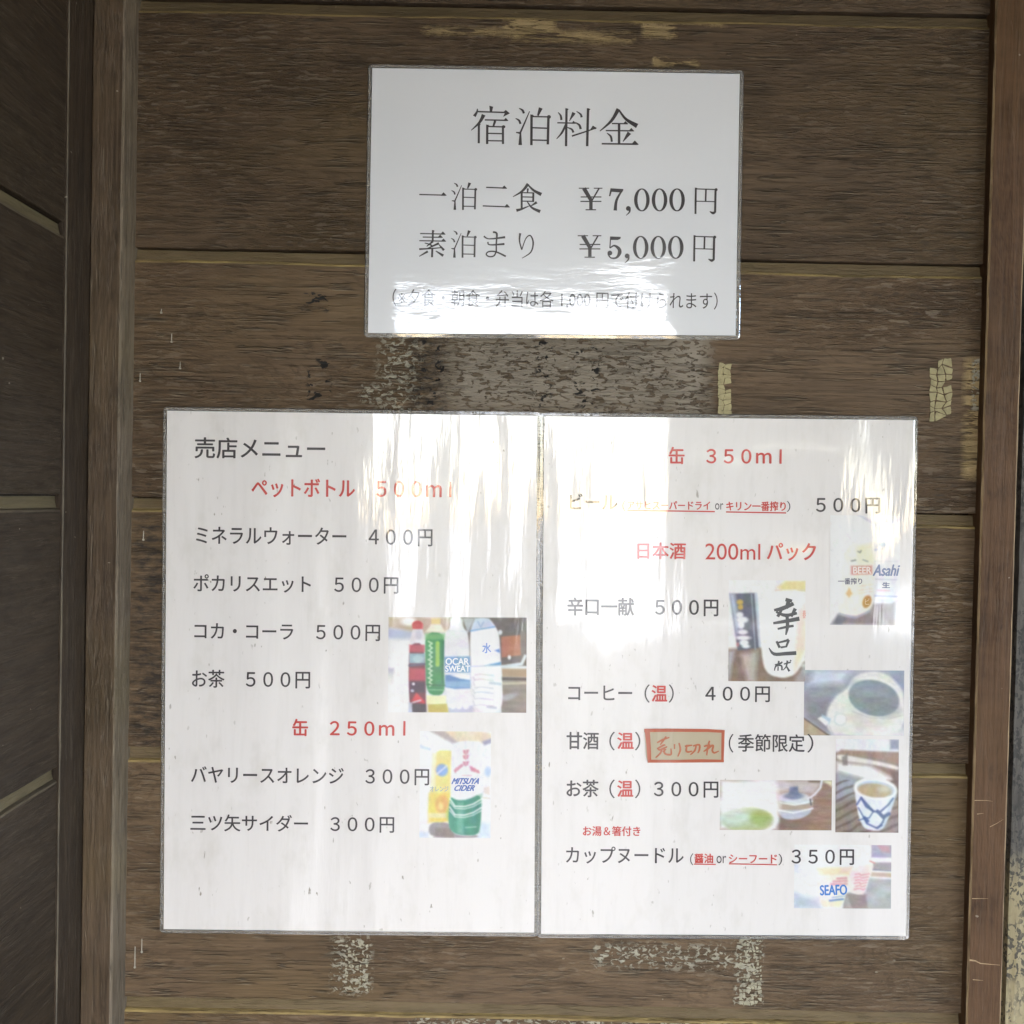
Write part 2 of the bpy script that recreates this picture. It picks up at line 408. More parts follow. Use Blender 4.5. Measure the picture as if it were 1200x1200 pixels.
Z0, Z1 = .55, 2.12
tr = vboard('corner_trim', [(XS - .004, -.066), (XT - .0008, -.066), (XT, -.0652), (XT, -.018)], Z0, Z1, [M_trim, M_trim_edge], None, [0, 1, 0])
tag(tr, 'thin dark trim strip in the corner between side wall and post', 'trim')
xb, xc = at(101, 600, -.026).x, at(139, 600, -.026).x
post = tag(empty('timber_post', ((xb + xc) / 2, -.01, Z0)), 'weathered square corner post left of the laminated menus', 'post')
vboard('post_shaft', [(xb + .0008, .01), (xb + .0004, -.0250), (xb + .0012, -.026), (xc - .0018, -.0262), (xc - .0004, -.0245), (xc + .0002, -.012), (xc + .0004, .012)],
       Z0, Z1, [M_post, M_post_side], post, [0, 0, 0, 1, 1, 1], nseg=90, jit=.00025)

# ------------------------------------------------------------------ batten and weathered board on the right
yb = -.010
x0, x1 = at(1150.5, 600, yb).x, at(1190.5, 600, yb).x
bat = tag(empty('batten', ((x0 + x1) / 2, 0, Z0)), 'reddish brown upright batten with scuffed pale edges right of the menus', 'batten')
vboard('batten_shaft', [(x0 - .0005, .012), (x0 - .0004, -.0085), (x0 + .0009, yb), (x1 - .0009, yb), (x1 + .0006, -.0085), (x1 + .0007, .012)], Z0, Z1,
       [M_batten, M_batedge], bat, [0, 1, 0, 1, 0], nseg=150, jit=.00018)
M_scr = simple('bare_scratch', (.42, .30, .17), .7, .2, 300)
def scratch(pts, w0, parent, y, mat=M_scr):
    m = MB(); V = []
    for i, (px, py) in enumerate(pts):
        t = i / (len(pts) - 1); ww = w0 * (1 - .8 * t)
        V += [at(px, py - ww / 2, y), at(px, py + ww / 2, y)]
    for i in range(len(pts) - 1): m.poly([V[2 * i], V[2 * i + 1], V[2 * i + 3], V[2 * i + 2]])
    return m.build('scratch', mat, parent)
for s in ([(1136, 1125), (1143, 1126), (1149, 1129), (1160, 1130), (1172, 1131)], [(1160, 969), (1168, 965), (1176, 960)], [(1139, 1053), (1150, 1053), (1158, 1053)],
          [(1140, 1148), (1152, 1149)], [(1142, 938), (1156, 938), (1163, 939)], [(1145, 954), (1153, 953)]):
    scratch(s, 2.0 if len(s) > 3 else 1.0, bat, yb - .0003)
xw = at(1196, 600, -.004).x
WB = []
N = NT('weathered_board_face')
g = N.noise(N.pos((160, 160, 22)), 1.0, 5, .65, .3)
rough_z = N.n('SeparateXYZ'); N.set(rough_z.inputs[0], N.n('NewGeometry').outputs['Position'])
low = N.ramp(N.math('ADD', rough_z.outputs[2], N.math('MULTIPLY', N.noise(N.pos(), 14, 3), .12)), at(1190, 980).z + .06, at(1190, 1060).z + .06, 0, 1)
col = N.mix(N.ramp(g, .35, .65), (.055, .05, .045), (.14, .13, .115))
yel = N.mix(N.ramp(g, .3, .7), (.30, .245, .13), (.42, .36, .22))
col = N.mix(low, col, yel)
sp = N.noise(N.pos((330, 330, 230)), 1.0, 2, .5, .5)
cell = N.noise(N.pos((40, 40, 30)), 1.0, 3)
col = N.mix(N.math('MULTIPLY', N.math('MULTIPLY', N.ramp(sp, .50, .56), N.ramp(cell, .35, .5)), .85), col, (.035, .035, .035))
N.bsdf(Base_Color=col, Roughness=.6, Normal=N.bump(g, .0012)); M_wb = N.m
wb = tag(empty('weathered_board', (xw + .05, 0, Z0)), 'grey weathered upright board at the right edge, yellowed with black spots lower down', 'board')
vboard('board_face', [(x1 + .0008, .010), (xw - .001, .004), (xw, -.004), (xw + .006, -.0052), (xw + .12, -.0052), (xw + .121, .012)], Z0, Z1, [M_wb], wb, nseg=110, jit=.0003)

# ------------------------------------------------------------------ sheets
def quad_rect(c):     # four photo corners TL TR BR BL -> best upright frame on the wall
    P = [at(x, y) for x, y in c]
    return P
def inset_quad(P, d):
    cx = sum(p.x for p in P) / 4; cz = sum(p.z for p in P) / 4
    return [Vector((p.x + (d if p.x < cx else -d), p.y, p.z + (-d if p.z > cz else d))) for p in P]
def sheet(name, corners, paper_mat, border_mat, label, group, paper_inset=6):
    P = quad_rect(corners)
    root = tag(empty(name, (sum(p.x for p in P) / 4, -.001, min(p.z for p in P))), label, 'laminated sign', group)
    k = .0007
    # paper: a slightly thick rectangle gridded so that it can be gently cockled
    n = 16; vs, fs = [], []
    def bil(u, v, y): 
        a = P[0].lerp(P[1], u); b = P[3].lerp(P[2], u); q = a.lerp(b, v); return (q.x, y, q.z)
    for j in range(n + 1):
        for i in range(n + 1): vs.append(bil(i / n, j / n, -.0014))
    for j in range(n):
        for i in range(n): a = j * (n + 1) + i; fs.append((a, a + n + 1, a + n + 2, a + 1))
    ring = [i for i in range(n + 1)] + [j * (n + 1) + n for j in range(1, n + 1)] + [n * (n + 1) + i for i in range(n - 1, -1, -1)] + [j * (n + 1) for j in range(n - 1, 0, -1)]
    b0 = len(vs); vs += [(vs[i][0], -.0009, vs[i][2]) for i in ring]
    for t in range(len(ring)): u = (t + 1) % len(ring); fs.append((ring[t], ring[u], b0 + u, b0 + t))
    mesh('paper', vs, fs, paper_mat, root)
    # clear border of the pouch: ring with rounded corners, raised a little
    d = paper_inset * k
    outer, inner = [], []
    O = inset_quad(P, -d); rr = 5 * k
    for q, (sx, sz, a0) in enumerate(((-1, 1, 180), (1, 1, 90), (1, -1, 0), (-1, -1, -90))):
        o = O[q]; c = (o.x - sx * rr, o.z - sz * rr)
        for s in range(5):
            a = R(a0 - 22.5 * s); outer.append((c[0] + rr * math.cos(a), c[1] + rr * math.sin(a))); inner.append((P[q].x, P[q].z))
    m = MB(); K = len(outer)
    def rim(y, s): return [(i[0] + (o[0] - i[0]) * s, y, i[1] + (o[1] - i[1]) * s) for i, o in zip(inner, outer)]
    L = [rim(-.0015, .0), rim(-.0013, .15), rim(-.0011, .85), rim(-.0008, 1.0)]
    for r in L: m.v += r
    for l in range(3):
        for t in range(K):
            u = (t + 1) % K
            m.f.append((l * K + t, (l + 1) * K + t, (l + 1) * K + u, l * K + u))
    m.build('laminate_border', border_mat, root)
    return root
price = sheet('price_sign', [(436.5, 80.5), (866.5, 87.5), (861.5, 393.5), (431.5, 390.5)], M_paper_p, M_border_p,
              'small landscape laminated price list of lodging fees, above the two menus', 'laminated sheets on the plank wall', 5)
menu_l = sheet('menu_sign', [(196.5, 481.5), (629.5, 487.5), (626, 1092), (192.5, 1088)], M_paper_m, M_border_m,
               'left laminated shop menu with one red heading for bottles and one for 250ml cans', 'laminated sheets on the plank wall', 5)
menu_r = sheet('menu_sign', [(637.5, 488), (1070.5, 492.5), (1060.5, 1096), (634, 1093.5)], M_paper_m, M_border_m,
               'right laminated menu of beer, sake and hot drinks with a sold out slip on it', 'laminated sheets on the plank wall', 5)

# ---- lettering with Blender's own font
YT = -.0017
def glyphs(body, bold=0.0, spacing=1.0):
    cu = bpy.data.curves.new('t', 'FONT'); cu.body = body; cu.size = 1; cu.offset = bold; cu.resolution_u = 5; cu.space_character = spacing
    ob = bpy.data.objects.new('t', cu); C.objects.link(ob)
    dg = bpy.context.evaluated_depsgraph_get(); me = bpy.data.meshes.new_from_object(ob.evaluated_get(dg))
    C.objects.unlink(ob); bpy.data.objects.remove(ob); bpy.data.curves.remove(cu)
    n = len(me.vertices); co = np.zeros(n * 3); me.vertices.foreach_get('co', co); co = co.reshape(-1, 3)[:, :2]
    fs = [tuple(p.vertices) for p in me.polygons]; bpy.data.meshes.remove(me)
    return co, fs
def text(body, px0, py0, px1, py1, mat, parent, bold=.012, slope=.012, name='lettering', y=YT, shear=0.0):
    """body fitted into the photo box (px0,py0)-(px1,py1) (heights taken at mid length), running down to the right by slope"""
    co, fs = glyphs(body, 0)
    lo, hi = co.min(0), co.max(0); uv = (co - lo) / (hi - lo)
    # heavier weights are struck more than once, each strike a hair above the last
    e = min(.46, bold * (py1 - py0) * 1.3)
    st = [(0, 0)] if e == 0 else [(-e, 0), (e, 0), (0, -e * .8), (0, e * .8)]
    vs, ff = [], []
    for q, (ex, ey) in enumerate(st):
        b0 = len(vs)
        for u, v in uv:
            px = px0 + u * (px1 - px0) + shear * (v - .5) + ex; py = py1 - v * (py1 - py0) + slope * (px - (px0 + px1) / 2) + ey
            vs.append(at(px + slope * (v - .5) * (py1 - py0), py, y - q * .00001))
        ff += [tuple(b0 + i for i in f) for f in fs]
    o = mesh(name, vs, ff, mat, parent); return o
K_, R_ = M_ink_m, M_red_m
for body, x0_, y0_, x1_, y1_, m_, b_ in (
    ('売店メニュー', 228.3, 513.3, 380.8, 537.5, K_, .012),
    ('ペットボトル　５００ｍ', 295, 561.5, 517.3, 583.2, R_, .024),
    ('ミネラルウォーター　４００円', 229.8, 618.2, 506.6, 639, K_, .010),
    ('ポカリスエット　５００円', 226.8, 674.0, 466.7, 694.6, K_, .010),
    ('コカ・コーラ　５００円', 227.9, 731.2, 445.2, 750.2, K_, .010),
    ('お茶　５００円', 225.2, 785.5, 363.2, 806.2, K_, .010),
    ('缶　２５０ｍ', 342.9, 843.2, 461.8, 862.7, R_, .024),
    ('バヤリースオレンジ　３００円', 224, 899.3, 502.7, 919, K_, .010),
    ('三ツ矢サイダー　３００円', 223.3, 955.2, 461.7, 974.8, K_, .010)):
    text(body, x0_, y0_, x1_, y1_, m_, menu_l, b_, .009)
for body, x0_, y0_, x1_, y1_, m_, b_ in (
    ('缶　３５０ｍ', 784, 524.3, 903.8, 543.9, R_, .024),
    ('ビール', 667.9, 578.6, 723.5, 597, K_, .012),
    ('（', 729.5, 586, 733.5, 599.5, K_, .0),
    ('アサヒスーパードライ', 735.5, 587.3, 832, 597.0, R_, .022),
    ('or', 838, 589.8, 847.6, 597.2, K_, .0),
    ('キリン一番搾り', 851.2, 587.6, 920.6, 598.6, R_, .022),
    ('）', 922, 587, 926.2, 600, K_, .0),
    ('５００円', 956.5, 583.3, 1031.3, 601.4, K_, .014),
    ('日本酒', 747.3, 636, 803.5, 655, R_, .026),
    ('200ml', 826.5, 637, 891, 656, R_, .0),
    ('パック', 899, 636.5, 956, 656.8, R_, .026),
    ('辛口一献　５００円', 665.2, 700.8, 841.5, 721.6, K_, .014),
    ('コーヒー', 666, 803.5, 740.6, 820.5, K_, .010),
    ('（', 755.3, 802, 761.5, 823.5, K_, .0), ('温', 763.8, 803.2, 781.6, 822, R_, .03), ('）', 783.6, 802, 789.6, 823.5, K_, .0),
    ('４００円', 826.8, 804.4, 902, 822.5, K_, .012),
    ('甘酒', 664.2, 858, 701.4, 878, K_, .014),
    ('（', 714, 857.5, 720.6, 879.5, K_, .0), ('温', 723.6, 858.6, 742.4, 877.6, R_, .03), ('）', 744, 857.5, 750.4, 879.5, K_, .0),
    ('（', 854, 860, 859.6, 882, K_, .0), ('季節限定', 865, 860.5, 942.8, 881, K_, .010), ('）', 946, 860, 953.2, 882, K_, .0),
    ('お茶', 664.2, 914, 701.4, 934, K_, .014),
    ('（', 714, 913.5, 720.6, 935.5, K_, .0), ('温', 723.6, 914.8, 741.8, 933.6, R_, .03), ('）', 744, 913.5, 750.4, 935.5, K_, .0),
    ('３００円', 766.5, 916, 841.6, 934.6, K_, .012),
    ('お湯＆箸付き', 683.3, 968.3, 750.2, 979.6, R_, .02),
    ('カップヌードル', 663.3, 992.3, 801, 1012, K_, .008),
    ('（', 808.7, 1000, 812.6, 1014, K_, .0), ('醤油', 814, 1000.5, 835.4, 1011.4, R_, .024), ('or', 839.7, 1003, 851, 1011.6, K_, .0),
    ('シーフード', 854.3, 1001.5, 910.4, 1011.6, R_, .022), ('）', 912.2, 1000.5, 916.6, 1014, K_, .0),
    ('３５０円', 927.8, 995.4, 1000.6, 1013.4, K_, .014)):
    text(body, x0_, y0_, x1_, y1_, m_, menu_r, b_, .006 if y0_ < 900 else .004)
text('（※夕食・朝食・弁当は各 1,000 円で付けられます）', 460, 340.5, 841, 361, M_ink_p, price, .0, .012)

# ---- brush strokes in print: serif characters, underlines, hand lettering
_lay = [0]
class Brush:
    def __init__(s, ox, oy, k, y=YT): s.o, s.k, s.y, s.m, s.T = (ox, oy), k, y, MB(), None
    def P(s, x, y):
        if s.T: x, y = s.T(x, y)
        return at(s.o[0] + x / s.k, s.o[1] + y / s.k, s.y - .0000015 * (_lay[0] % 60))
    def poly(s, pts): _lay[0] += 1; s.m.poly([s.P(*p) for p in reversed(pts)])
    def rib(s, pts, ws, sm=True):
        if len(pts) > 2 and sm:
            q, ww = [], []; n = len(pts)
            for i in range(n - 1):
                p0, p1, p2, p3 = pts[max(i - 1, 0)], pts[i], pts[i + 1], pts[min(i + 2, n - 1)]
                for t in (0, .25, .5, .75):
                    q.append(tuple(.5 * (2 * p1[a] + (p2[a] - p0[a]) * t + (2 * p0[a] - 5 * p1[a] + 4 * p2[a] - p3[a]) * t * t + (3 * p1[a] - p0[a] - 3 * p2[a] + p3[a]) * t ** 3) for a in (0, 1)))
                    ww.append(ws[i] * (1 - t) + ws[i + 1] * t)
            q.append(pts[-1]); ww.append(ws[-1]); pts, ws = q, ww
        L, Rr = [], []
        for i, (x, y) in enumerate(pts):
            a, b = pts[max(i - 1, 0)], pts[min(i + 1, len(pts) - 1)]
            dx, dy = b[0] - a[0], b[1] - a[1]; l = math.hypot(dx, dy) or 1
            L.append((x - dy / l * ws[i] / 2, y + dx / l * ws[i] / 2)); Rr.append((x + dy / l * ws[i] / 2, y - dx / l * ws[i] / 2))
        _lay[0] += 1; b0 = len(s.m.v)
        for l, r in zip(L, Rr): s.m.v += [tuple(s.P(*l)), tuple(s.P(*r))]
        for i in range(len(pts) - 1): s.m.f.append((b0 + 2 * i, b0 + 2 * i + 1, b0 + 2 * i + 3, b0 + 2 * i + 2))
    def H(s, x0, y0, x1, y1, w=18, u=1.0):
        s.rib([(x0, y0), (x1, y1)], [w, w])
        if u:
            h = w * 2.0 * u
            s.poly([(x1 - h * 1.5, y1 - w * .4), (x1 - h * .75, y1 - h), (x1 + h * .3, y1 + w * .2), (x1 + h * .1, y1 + w * .5), (x1 - h * 1.5, y1 + w * .5)])
    def V(s, x0, y0, x1, y1, w=30, head=1):
        s.rib([(x0, y0), (x1, y1)], [w, w])
        if head: s.poly([(x0 - w * .55, y0 - w * .15), (x0 + w * .95, y0 + w * .35), (x0 + w * .45, y0 + w * .9), (x0 - w * .3, y0 + w * .7)])
    def disc(s, x, y, rx, ry=None, n=14):
        ry = ry or rx; s.poly([(x + rx * math.cos(2 * math.pi * i / n), y + ry * math.sin(2 * math.pi * i / n)) for i in range(n)])
    def ring(s, x, y, rx, ry, ix, iy, n=32):
        _lay[0] += 1; b0 = len(s.m.v)
        for i in range(n):
            a = 2 * math.pi * i / n
            s.m.v += [tuple(s.P(x + rx * math.cos(a), y + ry * math.sin(a))), tuple(s.P(x + ix * math.cos(a), y + iy * math.sin(a)))]
        for i in range(n): j = (i + 1) % n; s.m.f.append((b0 + 2 * i, b0 + 2 * i + 1, b0 + 2 * j + 1, b0 + 2 * j))
    def done(s, mat, parent, name='lettering'):
        o = s.m.build(name, mat, parent)
        # every stroke faces the viewer
        for p in o.data.polygons:
            if p.normal.y > 0: p.flip()
        o.data.update(); return o
def haku(b):      # 泊
    b.rib([(690, 128), (735, 155), (752, 195)], [8, 26, 30]); b.rib([(645, 258), (690, 285), (708, 330)], [8, 26, 28])
    b.rib([(825, 168), (760, 320), (705, 445)], [10, 20, 24]); b.rib([(652, 438), (702, 446)], [14, 26]); b.rib([(708, 440), (705, 600)], [20, 46])
    b.rib([(968, 125), (930, 225)], [52, 22]); b.V(850, 210, 848, 602, 32); b.H(850, 235, 1070, 240, 18, 0); b.disc(1072, 240, 26, 24)
    b.V(1066, 232, 1058, 592, 32, 0); b.H(850, 378, 1060, 385, 18, 0); b.H(850, 535, 1055, 540, 18, 0)
b = Brush(545, 115, 10.91)
b.poly([(310, 96), (360, 110), (345, 170), (316, 170)]); b.H(150, 172, 520, 183, 19, 0)
b.poly([(490, 178), (520, 150), (574, 195), (486, 240), (505, 195)]); b.rib([(157, 135), (152, 175), (118, 232)], [10, 24, 42])
b.rib([(238, 212), (185, 310), (78, 412)], [52, 32, 8]); b.V(177, 320, 175, 577, 28)
b.H(252, 278, 545, 284, 18, .9); b.rib([(385, 290), (362, 358)], [32, 24]); b.V(284, 340, 282, 587, 30)
b.H(283, 362, 490, 368, 18, 0); b.disc(492, 366, 24, 20); b.V(484, 360, 485, 587, 28, 0); b.H(290, 450, 480, 455, 17, 0); b.H(290, 544, 480, 547, 17, 0)
haku(b); b.done(M_ink_p, price)
b = Brush(645, 115, 10.91)
b.V(206, 130, 200, 615, 30); b.rib([(98, 180), (132, 225), (140, 280)], [8, 26, 28]); b.rib([(302, 186), (243, 292)], [48, 8])
b.H(88, 315, 320, 320, 17, .9); b.rib([(200, 335), (145, 445), (78, 522)], [30, 26, 8]); b.rib([(215, 375), (272, 398), (295, 440)], [10, 24, 28])
b.rib([(333, 168), (385, 205), (400, 246)], [8, 24, 30]); b.rib([(318, 310), (370, 345), (388, 396)], [10, 28, 30])
b.rib([(275, 485), (460, 425), (585, 380)], [22, 18, 18]); b.poly([(505, 408), (542, 350), (594, 382), (582, 395)]); b.V(482, 130, 470, 615, 32)
b.rib([(870, 138), (780, 290), (632, 422)], [52, 36, 10]); b.rib([(876, 150), (965, 268), (1110, 356)], [20, 34, 62])
b.H(785, 325, 985, 327, 17, 1); b.H(708, 415, 1062, 418, 17, 1.1); b.V(878, 330, 878, 583, 32, 0)
b.rib([(722, 445), (772, 490), (785, 558)], [8, 28, 26]); b.rib([(1010, 442), (928, 556)], [54, 10]); b.H(656, 583, 1115, 588, 20, 1.2)
b.done(M_ink_p, price)
b = Brush(480, 205, 7.5)
b.H(85, 172, 318, 178, 11, 1.2); b.H(672, 109, 850, 116, 11, 1.1); b.H(643, 272, 875, 281, 11, 1.2)
for ty in (0, 420): b.T = (lambda x, y, ty=ty: (365 + (x - 640) * .5 - (4 if ty else 0), 66 + (y - 118) * .5 + ty)); haku(b)
b.T = None
b.rib([(1042, 78), (990, 142), (908, 192)], [28, 20, 6]); b.rib([(1038, 85), (1090, 135), (1158, 172)], [12, 20, 32])
b.rib([(1040, 118), (1036, 152)], [18, 12]); b.H(985, 156, 1092, 158, 10, 0); b.V(985, 150, 985, 298, 18, 0); b.V(1088, 154, 1086, 238, 17, 0)
b.H(985, 193, 1085, 195, 10, 0); b.H(985, 230, 1085, 232, 10, 0); b.rib([(938, 312), (985, 300), (1052, 272)], [28, 18, 6])
b.rib([(1118, 240), (1068, 272)], [24, 8]); b.rib([(1034, 234), (1075, 288), (1148, 322)], [8, 18, 30])
b.H(92, 515, 310, 520, 10, 1.2); b.H(115, 546, 286, 548, 10, 1.2); b.H(85, 578, 315, 582, 10, 1.2); b.V(205, 485, 203, 582, 17, 1)
b.rib([(132, 598), (180, 612), (205, 632)], [6, 14, 14]); b.rib([(205, 584), (150, 628)], [18, 8]); b.rib([(258, 600), (150, 650)], [20, 8])
b.rib([(84, 652), (200, 646), (290, 638)], [16, 11, 9]); b.rib([(258, 612), (302, 662)], [8, 22]); b.V(200, 642, 197, 724, 18, 0)
b.rib([(160, 672), (84, 716)], [20, 7]); b.rib([(230, 668), (296, 710)], [8, 24])
b.rib([(652, 538), (700, 562), (840, 547)], [14, 11, 20]); b.rib([(688, 588), (705, 614), (834, 607)], [14, 11, 19])
b.rib([(732, 502), (766, 516), (762, 600), (762, 680)], [16, 18, 14, 13]); b.rib([(762, 670), (742, 710), (700, 718), (674, 698), (696, 674), (760, 676), (846, 716)], [12, 13, 12, 12, 12, 13, 16])
b.rib([(972, 512), (966, 580), (986, 658)], [20, 13, 12]); b.rib([(986, 658), (1020, 562), (1060, 532), (1086, 592), (1066, 678), (988, 732)], [9, 9, 12, 15, 12, 6])
b.done(M_ink_p, price)
b = Brush(670, 205, 6.667)
def yen(b):
    b.rib([(55, 104), (136, 104)], [8, 8]); b.rib([(172, 104), (240, 104)], [8, 8]); b.rib([(95, 104), (152, 200)], [32, 28]); b.rib([(214, 104), (158, 200)], [12, 12])
    b.rib([(70, 172), (232, 172)], [9, 9]); b.rib([(68, 207), (232, 207)], [9, 9]); b.rib([(150, 190), (150, 272)], [27, 27]); b.rib([(108, 272), (190, 272)], [9, 9])
def rest(b):
    b.disc(442, 262, 19); b.rib([(452, 255), (452, 288), (424, 317)], [18, 12, 4])
    for cx in (548, 686, 823): b.ring(cx, 195, 61, 90, 34, 81)
    b.V(970, 100, 967, 305, 15); b.H(970, 109, 1130, 114, 9, 0); b.disc(1128, 115, 12); b.V(1124, 112, 1120, 292, 17, 0)
    b.rib([(1124, 286), (1104, 298), (1078, 285)], [14, 22, 5]); b.H(972, 205, 1122, 209, 8, 0); b.V(1049, 112, 1046, 206, 13, 0)
yen(b); rest(b)
b.poly([(303, 104), (404, 110), (402, 122), (392, 138), (312, 132), (302, 166), (290, 166)]); b.rib([(392, 122), (350, 198), (340, 278)], [12, 20, 28])
b.T = lambda x, y: (x - 8 - (x / 400), y + 371); yen(b); rest(b); b.T = None
b.poly([(300, 480), (384, 484), (380, 500), (360, 508), (304, 508)]); b.rib([(304, 485), (298, 572)], [9, 9])
b.rib([(298, 572), (332, 552), (368, 576), (374, 608), (350, 646), (306, 648), (284, 618)], [8, 14, 26, 30, 16, 10, 12]); b.disc(298, 610, 19)
b.done(M_ink_p, price)
b = Brush(620, 470, 2.609)
b.rib([(300, 334), (568, 338)], [4, 4], False); b.rib([(602, 339), (786, 342)], [4, 4], False)
b.done(M_red_m, menu_r, 'underline')
b = Brush(620, 780, 2.609)
b.rib([(504, 607), (571, 608)], [3.4, 3.4], False); b.rib([(611, 606), (758, 609)], [3.4, 3.4], False)
b.done(M_red_m, menu_r, 'underline')

for px, a_, b_, par in ((528, 564.5, 582.5, menu_l), (474, 845, 862, menu_l), (915, 526.5, 543.5, menu_r)):
    b = Brush(0, 0, 1); b.rib([(px, a_), (px - .3, b_)], [2.6, 2.6]); b.done(M_red_m, par)

# ---- sold out slip
slip = tag(empty('sold_out_slip', at(802, 897, -.0016)), 'small tan sold out slip with red border stuck over the sweet sake price', 'note')
M_slip = printed('slip_paper', 'tall', (.47, .40, .28), dirt=False); M_sred = printed('slip_red', 'tall', (.46, .115, .06), dirt=False)
sq = [(755.2, 854.4), (845.5, 855.2), (849.3, 856.6), (848, 893.5), (759, 893.9), (757, 885)]
m = MB(); T_ = [at(x, y, -.0021) for x, y in sq]; B_ = [at(x, y, -.0014) for x, y in sq]; n = len(sq)
m.v = [tuple(v) for v in T_ + B_]; m.f = [tuple(range(n - 1, -1, -1))] + [(i, (i + 1) % n, n + (i + 1) % n, n + i) for i in range(n)]
o = m.build('slip_paper', M_slip, slip)
for p in o.data.polygons:
    if p.index == 0 and p.normal.y > 0: p.flip()
b = Brush(745, 845, 10.43, -.0022)
b.rib([(105, 115), (450, 112), (880, 116), (1088, 128)], [42, 40, 38, 34], False); b.rib([(140, 100), (158, 300), (168, 508)], [62, 52, 44], False)
b.rib([(150, 490), (500, 492), (800, 486), (1078, 488)], [36, 34, 40, 30], False); b.rib([(1068, 130), (1064, 300), (1060, 490)], [38, 36, 30], False)
b.done(M_sred, slip, 'border')
b = Brush(745, 845, 10.43, -.00235)
M_pen = printed('slip_pen', 'tall', (.46, .14, .065), dirt=False)
for pts in ([(262, 265), (330, 228), (412, 200)], [(372, 188), (335, 240), (300, 290)], [(262, 340), (330, 300), (362, 290)], [(268, 330), (292, 352), (340, 335), (385, 312)],
            [(320, 345), (300, 395), (243, 447)], [(352, 325), (350, 385), (380, 408), (432, 405), (430, 335)], [(330, 375), (372, 345)],
            [(474, 282), (474, 342)], [(528, 268), (546, 350), (514, 434)], [(600, 308), (640, 302), (690, 295)], [(628, 290), (618, 360), (640, 378), (690, 366)],
            [(700, 305), (776, 290), (778, 350), (758, 392)], [(738, 300), (722, 360), (668, 412)],
            [(902, 240), (880, 330), (868, 420)], [(832, 310), (905, 295), (870, 345), (828, 372)], [(880, 345), (930, 300), (948, 308), (936, 360), (960, 388), (1016, 366)]):
    b.rib(pts, [18] + [24] * (len(pts) - 2) + [14])
b.done(M_pen, slip, 'hand_lettering')

